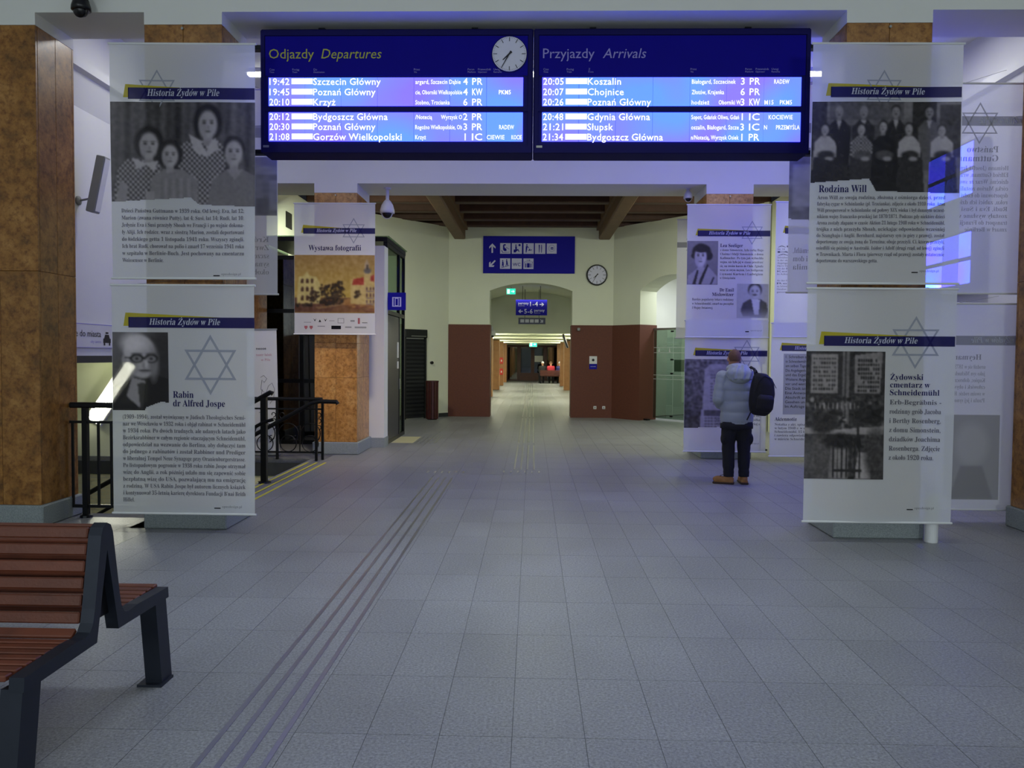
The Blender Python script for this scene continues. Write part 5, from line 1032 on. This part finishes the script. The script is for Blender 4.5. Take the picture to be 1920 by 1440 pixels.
# glass doors of the arched opening
gd = place(thing('glass_partition', 'green tinted glass doors in the arched opening of the slanting wall', 'glass doors'), MR @ Matrix.Translation((0.97, 0.50, 0)))
for k in range(3):
    x0 = k*0.64; p_ = part('pane', MB().box(x0+0.006, x0+0.634, 0, 0.012, 0.05, 2.30), 'green_glass', gd)
    for z in (0.12, 1.2, 1.55, 2.26): part('clamp', MB().bbox(x0+0.56, x0+0.64, -0.012, 0.024, z-0.02, z+0.02, 0.006), 'dark_metal', gd)
    for z in (1.05, 1.15, 1.72, 1.85): part('frosted_line', MB().box(x0+0.01, x0+0.63, -0.002, 0, z, z+0.008), 'white_plastic', gd)
part('poster', MB().box(0.66, 1.1, 0.02, 0.022, 1.25, 1.55), 'paper', gd); part('top_rail', MB().box(0, 1.92, -0.01, 0.025, 2.30, 2.35), 'steel', gd)
for x in (0.16, 0.5): part('frosted_mark', MB().flat([(x, 1.74), (x+0.05, 1.74), (x+0.03, 1.84), (x+0.02, 1.84)], -0.003), 'white_plastic', gd)
part('floor_stop', MB().box(-0.01, 0.13, -0.35, -0.25, 0, 0.04), 'black_plastic', gd)

# ------------------------------------------------------------------ hanging signs and wall clock
ms = thing('wayfinding_sign', 'wide navy sign with white arrows and two rows of pictograms', 'sign', (-1.31, 20.76, 3.775)); H = 0.967; K = 718.6
px = lambda v: (v-65)/K
pz = lambda v: H-(v-80)/K
part('panel', MB().box(0, px(1790), 0, 0.035, 0, H), 'sign_navy', ms)
part('arrow', MB().flat([(px(a), pz(c)) for a, c in ((238, 218), (298, 280), (298, 315), (252, 275), (252, 395), (222, 395), (222, 275), (180, 315), (180, 280))], -0.003), 'white_print', ms)
part('arrow', MB().flat([(px(a), pz(c)) for a, c in ((178, 658), (178, 580), (208, 555), (208, 605), (285, 530), (303, 548), (228, 630), (280, 628), (265, 658))], -0.003), 'white_print', ms)
def E2(cx, cy, rx, ry, n=14): return [(px(cx+rx*math.cos(2*math.pi*k/n)), pz(cy+ry*math.sin(2*math.pi*k/n))) for k in range(n)]
def PG(*pts): return [(px(a), pz(c)) for a, c in pts]
icons = [((385, 580, 212, 410), [E2(470, 245, 24, 14), PG((438, 250), (462, 250), (470, 300), (505, 320), (505, 360), (460, 360), (440, 330)), PG((405, 340), (415, 340), (440, 385), (560, 378), (560, 385), (430, 392)), PG((500, 285), (560, 325), (556, 331), (496, 293))]),
         ((605, 795, 212, 410), [E2(682, 250, 13, 15), PG((668, 270), (698, 270), (700, 330), (725, 320), (750, 372), (738, 376), (716, 345), (700, 365), (672, 365)), PG((640, 330), (668, 330), (690, 385), (640, 388)), E2(750, 248, 22, 22)]),
         ((825, 1018, 212, 410), [E2(888, 245, 13, 15), PG((870, 265), (900, 265), (930, 300), (925, 308), (898, 285), (892, 330), (880, 388), (868, 388), (866, 320)), PG((912, 350), (945, 310), (950, 340), (980, 325), (978, 346), (918, 352))]),
         ((1040, 1235, 212, 410), [PG((1110, 240), (1132, 240), (1130, 290), (1124, 388), (1114, 388), (1112, 290)), PG((1156, 236), (1168, 240), (1172, 300), (1168, 388), (1156, 388), (1158, 320))]),
         ((1262, 1447, 215, 405), [PG((1335, 285), (1385, 285), (1385, 330), (1335, 330))]),
         ((385, 578, 497, 693), [E2(435, 540, 11, 13), PG((424, 556), (448, 556), (456, 600), (450, 660), (440, 660), (430, 620), (420, 665), (412, 662), (424, 600)), E2(510, 525, 11, 13), PG((498, 540), (522, 540), (530, 590), (540, 640), (528, 642), (512, 605), (500, 645), (490, 642), (502, 590)), PG((405, 672), (480, 650), (560, 625), (562, 632), (482, 658), (408, 680))]),
         ((605, 795, 497, 693), []), ((825, 1015, 497, 693), [PG((862, 590), (880, 590), (880, 668), (862, 668)), PG((892, 585), (945, 585), (945, 668), (892, 668)), PG((958, 590), (975, 590), (975, 668), (958, 668)), PG((885, 527), (935, 527), (935, 516), (955, 530), (935, 545), (935, 535), (885, 535)), PG((840, 558), (1000, 558), (1000, 564), (840, 564)), PG((840, 564), (846, 564), (846, 670), (840, 670)), PG((994, 564), (1000, 564), (1000, 670), (994, 670))])]
for (x0, x1, y0, y1), sh_ in icons:
    o = part('pictogram', MB().box(px(x0), px(x1), -0.004, 0, pz(y1), pz(y0)), 'white_print', ms)
    if sh_:
        b = MB()
        for q in sh_: b.flat(q, -0.006)
        part('symbol', b, 'sign_navy', o)
ri = MB(); ri.ring(E2(1355, 305, 58, 62, 24), E2(1355, 305, 54, 58, 24), -0.006, -0.0055, 'y'); part('symbol', ri, 'sign_navy', ms)
text('sign_text', ms, 'sign_navy', [('WC', px(625), pz(640), 0.12, (770-625)/K, 'L', 'bold')], -0.006); text('sign_text', ms, 'white_print', [('24', px(1338), pz(324), 0.055, 0.055, 'L', 'bold')], -0.008)
for x in (0.5, 1.9): part('fixing', MB().box(x-0.02, x+0.02, 0.035, 0.04, 0.4, 0.5), 'steel', ms)
wc = thing('wall_clock', 'round wall clock with black rim beside the wayfinding sign', 'clock', (1.67, 20.80, 3.74))
part('case', MB().lathe([(0.27, 0.0), (0.275, -0.05), (0.255, -0.075), (0.238, -0.075), (0.238, -0.05)], 40, (0, 0, 0), 'y'), 'black_plastic', wc); clock_face(wc, 0, 0, 0.24, -0.052, roman=True)
pp = thing('platform_sign', 'hanging navy sign with platform numbers and arrows', 'sign', (-0.50, 23.5, 2.82)); K2 = 302.0
qx = lambda v: (v-612)/K2
qz = lambda v: 0.46-(v-302)/K2
part('panel', MB().box(0, 0.93, 0, 0.06, 0, 0.46), 'sign_navy', pp)
text('sign_text', pp, 'white_print', [('perony', qx(635), qz(345), 0.115, (727-635)/K2, 'L', 'bold'), ('1-4', qx(740), qz(360), 0.19, (810-740)/K2, 'L', 'bold'), ('5-6', qx(688), qz(425), 0.19, (763-688)/K2, 'L', 'bold'), ('perony', qx(778), qz(408), 0.115, (870-778)/K2, 'L', 'bold'), ('platforms', qx(635), qz(360), 0.04, 0.18, 'L', 'sans'), ('platforms', qx(778), qz(424), 0.04, 0.18, 'L', 'sans')], -0.003)
for x0, x1, y, d in ((825, 865, 344, 1), (635, 675, 406, -1)):
    a, b2 = qx(x0), qx(x1); z = qz(y); t_, h_ = (b2, a) if d > 0 else (a, b2)
    part('arrow', MB().flat([(h_, z+0.013), (t_-d*0.05, z+0.013), (t_-d*0.085, z+0.05), (t_-d*0.05, z+0.05), (t_, z), (t_-d*0.05, z-0.05), (t_-d*0.085, z-0.05), (t_-d*0.05, z-0.013), (h_, z-0.013)], -0.003), 'white_print', pp)
for x in (0.2, 0.73): part('rod', MB().tube([(x, 0.03, 0.46), (x, 0.03, 0.87)], 0.008, 6), 'dark_metal', pp)
ps = thing('icon_sign', 'small black sign with a row of symbols below the platform sign', 'sign', (-0.44, 24.6, 2.60)); part('panel', MB().box(0, 0.84, 0, 0.05, 0, 0.2), 'black_plastic', ps)
for x in (0.06, 0.21, 0.36, 0.51): part('symbol', MB().box(x, x+0.12, -0.003, 0, 0.05, 0.15), 'grey_plastic', ps)
part('arrow', MB().flat([(0.68, 0.14), (0.70, 0.155), (0.74, 0.10), (0.74, 0.14), (0.77, 0.14), (0.77, 0.05), (0.68, 0.05), (0.68, 0.08), (0.72, 0.08)], -0.003), 'grey_plastic', ps)
for x in (0.2, 0.64): part('rod', MB().tube([(x, 0.02, 0.2), (x, 0.02, 1.08)], 0.008, 6), 'dark_metal', ps)
for nm, loc, s in (('glowing green exit sign under the vaulted arch', (-0.74, 22.0, 3.31), 1.0), ('glowing green exit sign at the far end of the corridor', (-0.18, 46.5, 2.14), 1.7)):
    t = thing('exit_light', nm, 'exit sign', loc); part('case', MB().bbox(0, 0.27*s, 0, 0.05, 0, 0.18*s, 0.006), 'white_plastic', t)
    part('lit_panel', MB().box(0.012, 0.27*s-0.012, -0.004, 0, 0.012, 0.18*s-0.012), 'exit_green', t); part('symbol', MB().flat([(0.03*s, 0.03*s), (0.03*s, 0.15*s), (0.10*s, 0.15*s), (0.10*s, 0.03*s)], -0.006).flat([(0.14*s, 0.08*s), (0.14*s, 0.10*s), (0.19*s, 0.10*s), (0.19*s, 0.13*s), (0.235*s, 0.09*s), (0.19*s, 0.05*s), (0.19*s, 0.08*s)], -0.006), 'exit_white', t)
    part('rod', MB().tube([(0.135*s, 0.025, 0.18*s), (0.135*s, 0.025, 0.18*s+(0.19 if s < 1.2 else 0.02))], 0.008, 6), 'dark_metal', t)

for k in range(5):
    t = thing('ceiling_lamp', 'slim white lamp in the row along the bay ceiling above the train boards', 'lamp', (-3.1+k*1.55, 10.6, 5.4), group='lamps in the bay ceiling row')
    part('housing', MB().box(-0.75, 0.75, -0.07, 0.07, -0.04, 0), 'white_plastic', t); part('tube', MB().bbox(-0.73, 0.73, -0.05, 0.05, -0.075, -0.04, 0.012, 2), 'bay_tube', t)

# ------------------------------------------------------------------ corridor fittings
for k, y in enumerate((27.6, 33.0, 39.0, 45.0)):
    for s in (-1, 1):
        x = -1.72 if s < 0 else 1.67
        t = thing('tube_lamp', '%s tube lamp under the corridor ceiling, on the side with the %s' % (('first', 'second', 'third', 'last')[k], 'red fire boxes' if s < 0 else 'far bench'), 'lamp', (x, y, 2.46)); part('housing', MB().box(-0.09, 0.09, -0.65, 0.65, -0.06, 0), 'white_plastic', t); part('tube', MB().bbox(-0.07, 0.07, -0.63, 0.63, -0.12, -0.06, 0.02, 2), 'tube_light', t)
for k, z in enumerate((1.17, 0.58)):
    t = thing('fire_box', ('upper', 'lower')[k]+' red fire box on the third corridor pilaster', 'fire box', (-1.655, 42.3635, z)); part('case', MB().bbox(-0.10, 0.10, -0.12, 0.018, 0, 0.34, 0.02), 'red_paint', t); part('label_plate', MB().box(-0.02, 0.04, -0.125, -0.12, 0.12, 0.22), 'paper', t)
t = thing('corridor_camera', 'white camera with bracket under the lintel of the corridor', 'camera', (-1.40, 25.9, 2.30)); part('bracket', MB().box(-0.06, 0.10, 0.05, 0.3, 0.14, 0.27), 'white_plastic', t); part('body', MB().ell((0.08, 0, 0.05), (0.12, 0.12, 0.12), 16, 10), 'white_plastic', t, smooth=True); part('bubble', MB().ell((0.08, -0.02, -0.03), (0.075, 0.075, 0.07), 14, 8), 'black_plastic', t, smooth=True)
t = thing('tilted_monitor', 'thin dark monitor tilted on a bracket at the corridor mouth', 'monitor', (1.22, 27.4, 1.9)); M = Matrix.Rotation(math.radians(-20), 4, 'Y'); part('case', MB().bbox(-0.03, 0.03, -0.35, 0.35, 0.0, 0.5, 0.01, M=M), 'black_plastic', t); part('screen', MB().box(-0.034, -0.03, -0.32, 0.32, 0.03, 0.47, M=M), 'lift_panel', t); part('bracket', MB().tube([(0.0, 0, 0.25), (0.25, 0, 0.3), (0.675, 0, 0.3)], 0.02, 6), 'dark_metal', t)
fb = thing('far_bench', 'brown wooden bench with its back to the hall at the corridor end', 'bench', (1.10, 46.2, 0))
for k in range(4): part('back_slat', MB().bbox(-0.63, 0.63, -0.02, 0.02, 0.46+k*0.08, 0.535+k*0.08, 0.008), 'door_wood', fb)
for k in range(4): part('seat_slat', MB().bbox(-0.63, 0.63, 0.04+k*0.11, 0.14+k*0.11, 0.42, 0.45, 0.008), 'bench_wood', fb)
for x in (-0.6, 0.6):
    for y in (0.0, 0.44): part('leg', MB().box(x-0.025, x+0.025, y-0.02, y+0.03, 0, 0.43), 'dark_metal', fb)
    part('back_post', MB().box(x-0.02, x+0.02, 0.02, 0.05, 0.42, 0.8), 'dark_metal', fb)

# ------------------------------------------------------------------ people
def remesh(name, mb, vox, sm=2):
    o = bpy.data.objects.new('shape', mb.mesh('shape')); COL.objects.link(o)
    r = o.modifiers.new('r', 'REMESH'); r.mode = 'VOXEL'; r.voxel_size = vox; r.use_smooth_shade = True
    if sm: q = o.modifiers.new('s', 'SMOOTH'); q.iterations = sm; q.factor = 0.5
    bpy.context.view_layer.update(); me = bpy.data.meshes.new_from_object(o.evaluated_get(bpy.context.evaluated_depsgraph_get())); me.name = name
    d = o.data; bpy.data.objects.remove(o); bpy.data.meshes.remove(d); me.polygons.foreach_set('use_smooth', [True]*len(me.polygons)); return me
def limb(b, pts, rs, n=14):
    P = []; R = []
    for k in range(len(pts)-1):
        for q in range(6):
            f = q/6; P.append(Vector(pts[k]).lerp(Vector(pts[k+1]), f)); R.append(rs[k]+(rs[k+1]-rs[k])*f)
    P.append(Vector(pts[-1])); R.append(rs[-1]); b.tube(P, R, n)
    for p, r in zip(pts, rs): b.ell(p, (r, r, r), n, 8)
def loft(b, rings, n=28):
    """rings: (cx, cy, z, rx, ry)"""
    vs = []; fs = []
    for cx, cy, z, rx, ry in rings:
        for j in range(n):
            a = 2*math.pi*j/n; c, s_ = math.cos(a), math.sin(a); e = 0.8
            vs.append((cx+rx*math.copysign(abs(c)**e, c), cy+ry*math.copysign(abs(s_)**e, s_), z))
    for i in range(len(rings)-1):
        for j in range(n): fs.append((i*n+j, i*n+(j+1) % n, (i+1)*n+(j+1) % n, (i+1)*n+j))
    fs += [tuple(range(n-1, -1, -1)), tuple((len(rings)-1)*n+j for j in range(n))]; b.add(vs, fs)
def head(b, c, s=1.0):
    x, y, z = c
    b.ell((x, y, z+0.02*s), (0.076*s, 0.094*s, 0.098*s), 20, 14); b.ell((x, y+0.03*s, z-0.05*s), (0.060*s, 0.066*s, 0.07*s), 16, 10)
    b.ell((x, y+0.098*s, z-0.012*s), (0.013*s, 0.02*s, 0.022*s), 10, 8)
    for d in (-1, 1): b.ell((x+d*0.079*s, y+0.005*s, z-0.005*s), (0.011*s, 0.022*s, 0.034*s), 10, 8)
def hand(b, wrist, d, up, side, s=1.0):
    """palm and five fingers along d; up = back of the hand; thumb towards side"""
    w = Vector(wrist); d = Vector(d).normalized(); sd = Vector(side).normalized(); u = Vector(up).normalized()
    for k in range(5): b.ell(w+d*(0.02+0.018*k)*s, (0.030*s, 0.030*s, 0.022*s), 10, 8)
    for k, L in enumerate((0.068, 0.078, 0.073, 0.058)):
        p = w+d*0.095*s+sd*(0.027-0.019*k)*s; q = p+d*L*0.5*s-u*0.010*s; r = q+d*L*0.38*s-u*0.026*s; b.tube([p-d*0.02*s, p, q, r], [0.010*s, 0.0095*s, 0.009*s, 0.0075*s], 8); b.ell(r, (0.0078*s,)*3, 8, 6); b.ell(q, (0.009*s,)*3, 8, 6)
    p = w+d*0.03*s+sd*0.03*s; q = p+d*0.03*s+sd*0.022*s-u*0.01*s; r = q+d*0.03*s+sd*0.004*s-u*0.012*s; b.tube([w+d*0.02*s, p, q, r], [0.014*s, 0.012*s, 0.0105*s, 0.0085*s], 8); b.ell(r, (0.0088*s,)*3, 8, 6)
man = thing('person', 'person in grey hooded jacket and tan boots standing with back turned, reading a banner', 'person', (2.62, 10.14, 0)); man.rotation_euler = (0, 0, math.radians(3))
b = MB(); hc = (-0.035, 0.03, 1.60); head(b, hc); limb(b, [(-0.01, 0.0, 1.40), (-0.03, 0.015, 1.52)], [0.065, 0.055])
loft(b, [(0, 0, 0.84, 0.15, 0.10), (0, 0, 1.0, 0.14, 0.095), (0, 0, 1.2, 0.165, 0.11), (0, 0, 1.36, 0.17, 0.10), (0, 0, 1.42, 0.10, 0.07)])
LA = [(-0.19, 0.0, 1.37), (-0.25, -0.03, 1.09), (-0.15, 0.19, 0.99)]; RA = [(0.19, 0.0, 1.37), (0.25, -0.01, 1.10), (0.12, 0.20, 1.02)]
for A, sd in ((LA, 1), (RA, -1)):
    limb(b, A, [0.048, 0.040, 0.027]); d = Vector(A[2])-Vector(A[1]); hand(b, A[2], d, (0, 0.2, 1), (sd*0.3, 0.1, 0.9))
LL = [(-0.085, 0, 0.86), (-0.095, 0.02, 0.47), (-0.09, 0.0, 0.09)]; RL = [(0.085, 0, 0.86), (0.105, 0.02, 0.47), (0.105, 0.0, 0.09)]
for A in (LL, RL): limb(b, A, [0.085, 0.058, 0.042])
link('body', remesh('body', b, 0.008, 3), 'skin', man)
hb = MB(); hb.ell((hc[0], hc[1]-0.008, hc[2]+0.028), (0.080, 0.096, 0.096), 22, 14); hm = hb.mesh('hair'); bm = bmesh.new(); bm.from_mesh(hm)
bmesh.ops.delete(bm, geom=[v for v in bm.verts if (v.co.y > hc[1]+0.045 and v.co.z < hc[2]+0.07) or v.co.z < hc[2]-0.045], context='VERTS'); bm.to_mesh(hm); bm.free(); link('hair', hm, 'short_hair', man, smooth=True)
for d in (-1, 1): part('eye', MB().ell((hc[0]+d*0.03, hc[1]+0.083, hc[2]+0.01), (0.011, 0.009, 0.008), 10, 8), 'ink_black', man)
part('lips', MB().ell((hc[0], hc[1]+0.088, hc[2]-0.058), (0.022, 0.008, 0.006), 10, 6), 'red_paint' if 0 else 'skin', man)
b = MB(); rings = []
for k in range(45):
    z = 0.79+k*0.0145; f = (z-0.79)/0.64; q = 0.955+0.085*abs(math.sin((z-0.79)*math.pi/0.135))**0.45
    w = np.interp(f, [0, 0.15, 0.45, 0.75, 0.9, 1], [0.198, 0.200, 0.203, 0.212, 0.19, 0.10]); dp = np.interp(f, [0, 0.3, 0.7, 0.9, 1], [0.135, 0.14, 0.15, 0.13, 0.08])
    rings.append((0.0, 0.0, z, w*q, dp*q))
loft(b, rings, 36)
for A in (LA, RA):
    P = []; R = []
    for k in range(2):
        for q in range(14):
            f = q/14; P.append(Vector(A[k]).lerp(Vector(A[k+1]), f*(1 if k == 0 else 0.9))); R.append((0.082-0.008*(k+f))*(0.92+0.12*abs(math.sin(math.pi*(q/14)*3))**0.5))
    b.tube(P, R, 16); b.ell(A[0], (0.085, 0.088, 0.085), 16, 10); b.ell(A[1], (0.074, 0.074, 0.074), 16, 10)
jk = link('jacket', remesh('jacket', b, 0.009, 1), 'jacket_grey', man)
b = MB(); b.ell((-0.005, -0.085, 1.405), (0.175, 0.105, 0.105), 24, 16); b.ell((-0.015, -0.03, 1.475), (0.14, 0.115, 0.075), 24, 14); b.ell((-0.005, -0.12, 1.355), (0.13, 0.075, 0.075), 20, 12)
for k in range(5): a = math.pi*(1.08+0.21*k); b.tube([(-0.01+0.10*math.cos(a+0.5), -0.03+0.09*math.sin(a+0.5), 1.52), (-0.005+0.165*math.cos(a+0.15), -0.075+0.115*math.sin(a+0.15), 1.43), (-0.005+0.13*math.cos(a), -0.11+0.09*math.sin(a), 1.34)], 0.022, 8)
hd = link('hood', remesh('hood', b, 0.010, 2), 'jacket_grey', jk)
part('hem_band', MB().lathe([(0.20, 0.775), (0.205, 0.80), (0.19, 0.80)], 28), 'jacket_grey', jk).scale = (1.0, 0.70, 1.0)
b = MB(); loft(b, [(0, 0, 0.715, 0.205, 0.135), (0, 0, 0.76, 0.205, 0.138), (0, 0, 0.84, 0.19, 0.13)], 30); part('shirt', b, 'shirt_dark', man, smooth=True)
b = MB(); loft(b, [(0, 0, 0.70, 0.18, 0.125), (0, 0, 0.80, 0.185, 0.125), (0, 0, 0.88, 0.17, 0.12)], 30)
for A, wob in ((LL, 0.0), (RL, 1.3)):
    P = []; R = []
    for k in range(40):
        f = k/39; p = Vector(A[0]).lerp(Vector(A[1]), f*2) if f < 0.5 else Vector(A[1]).lerp(Vector(A[2]), f*2-1)
        r = np.interp(f, [0, 0.2, 0.45, 0.7, 0.88, 1], [0.105, 0.104, 0.083, 0.077, 0.07, 0.066])*(1+0.03*math.sin(f*26+wob)+(0.05*math.sin(f*70) if f > 0.8 else 0)); P.append(p); R.append(r)
    b.tube(P, R, 18)
b.ell((-0.165, 0.0, 0.58), (0.035, 0.07, 0.075), 12, 8); b.ell((0.18, 0.0, 0.58), (0.035, 0.07, 0.075), 12, 8)
link('trousers', remesh('trousers', b, 0.011, 2), 'trouser_navy', man)
for loc, rz in (((-0.10, -0.01, 0), math.radians(68)), ((0.105, 0.0, 0), math.radians(-6))):
    b = MB(); b.ell((0, 0.11, 0.055), (0.050, 0.085, 0.045), 16, 10); b.ell((0, 0.0, 0.06), (0.048, 0.075, 0.055), 16, 10); limb(b, [(0, -0.01, 0.07), (0, -0.01, 0.11)], [0.048, 0.044]); b.box(-0.045, 0.045, -0.07, 0.17, 0.02, 0.045)
    bo = link('boot', remesh('boot', b, 0.008, 3), 'boot_tan', man); bo.location = loc; bo.rotation_euler = (0, 0, rz)
    part('sole', MB().bbox(-0.05, 0.05, -0.078, 0.192, 0, 0.026, 0.012, 2), 'boot_sole', bo); part('laces', MB().tube([(-0.02, 0.10, 0.098), (0.02, 0.09, 0.106), (-0.02, 0.075, 0.11), (0.02, 0.06, 0.118)], 0.004, 6), 'boot_sole', bo)
bp = thing('backpack', 'black rounded backpack hanging off the right shoulder of the person reading', 'backpack', (2.835, 9.895, 0.9)); bp.rotation_euler = (math.radians(4), math.radians(5), math.radians(14))
b = MB(); loft(b, [(0, 0, 0.0, 0.08, 0.06), (0, 0, 0.04, 0.125, 0.09), (0, 0, 0.14, 0.152, 0.105), (0, 0, 0.28, 0.158, 0.105), (-0.01, 0, 0.40, 0.142, 0.095), (-0.03, 0, 0.48, 0.11, 0.075), (-0.05, 0, 0.525, 0.06, 0.05)], 30); link('main_bag', remesh('main_bag', b, 0.012, 4), 'pack_black', bp)
b = MB(); loft(b, [(0, -0.09, 0.05, 0.09, 0.03), (0, -0.10, 0.10, 0.115, 0.04), (0, -0.10, 0.22, 0.115, 0.04), (0, -0.09, 0.27, 0.09, 0.025)], 24); link('front_pocket', remesh('front_pocket', b, 0.012, 3), 'pack_black', bp)
part('zip', MB().tube([(-0.14, -0.075, 0.30), (-0.12, -0.085, 0.42), (-0.04, -0.07, 0.495), (0.06, -0.075, 0.47), (0.13, -0.085, 0.36)], 0.004, 6), 'dark_metal', bp)
part('grab_handle', MB().tube([(-0.10, 0.03, 0.45), (-0.13, 0.02, 0.53), (-0.11, 0.03, 0.55), (-0.07, 0.04, 0.50)], 0.013, 8), 'pack_black', bp)
part('shoulder_strap', MB().tube([(-0.06, 0.08, 0.46), (-0.055, 0.17, 0.56), (-0.05, 0.26, 0.575), (-0.05, 0.36, 0.53), (-0.05, 0.42, 0.40)], 0.018, 8), 'pack_black', bp)
part('loose_strap', MB().tube([(-0.12, -0.03, 0.08), (-0.15, -0.03, 0.0), (-0.17, -0.02, -0.07)], 0.008, 6), 'pack_black', bp)
def sitter(label, loc, rz, coat, legs, top, s=1.0):
    t = thing('person', label, 'person', loc, rz); b = MB(); head(b, (0, 0.03, 1.20), 1.0); limb(b, [(0, 0, 1.0), (0, 0.01, 1.12)], [0.06, 0.05])
    loft(b, [(0, 0, 0.46, 0.13, 0.1), (0, 0, 0.8, 0.15, 0.1), (0, 0, 1.0, 0.14, 0.09)]); AR = [[(d*0.16, 0, 0.98), (d*0.18, 0.05, 0.72), (d*0.10, 0.26, 0.64)] for d in (-1, 1)]; LG = [[(d*0.09, 0, 0.52), (d*0.11, 0.42, 0.54), (d*0.11, 0.44, 0.09)] for d in (-1, 1)]
    for A, d in zip(AR, (1, -1)): limb(b, A, [0.045, 0.038, 0.028]); hand(b, A[2], Vector(A[2])-Vector(A[1]), (0, 0, 1), (d, 0.2, 0))
    for A in LG: limb(b, A, [0.075, 0.055, 0.04])
    link('body', remesh('body', b, 0.012, 2), 'skin', t)
    b = MB(); loft(b, [(0, 0, 0.44, 0.19, 0.15), (0, 0, 0.7, 0.19, 0.14), (0, 0, 0.95, 0.2, 0.13), (0, 0, 1.06, 0.09, 0.08)]); [limb(b, A, [0.075, 0.065, 0.05]) for A in AR]; link('coat', remesh('coat', b, 0.018, 2), coat, t)
    b = MB(); [limb(b, A, [0.10, 0.08, 0.06]) for A in LG]; link('trousers', remesh('trousers', b, 0.018, 2), legs, t)
    for A in LG: part('shoe', MB().bbox(A[2][0]-0.045, A[2][0]+0.045, 0.37, 0.62, 0.0, 0.09, 0.03, 2), 'black_plastic', t)
    hb = MB().ell((0, 0.015, 1.235), (0.085, 0.10, 0.088), 16, 10).mesh('cap'); bm = bmesh.new(); bm.from_mesh(hb); bmesh.ops.delete(bm, geom=[v for v in bm.verts if v.co.z < 1.20], context='VERTS'); bm.to_mesh(hb); bm.free(); link('cap' if top == 'cap_white' else 'hair', hb, top, t, smooth=True); return t
sitter('person in black coat and white cap sitting on the far corridor bench', (0.62, 46.45, -0.02), math.radians(8), 'coat_black', 'trouser_navy', 'cap_white')
sitter('person in red coat sitting on the far corridor bench', (1.10, 46.45, -0.02), math.radians(-5), 'coat_red', 'trouser_navy', 'short_hair')
sitter('person in dark blue coat and white cap at the pilaster end of the far bench', (1.63, 46.45, -0.02), 0, 'coat_blue', 'trouser_navy', 'cap_white')
flush_text()
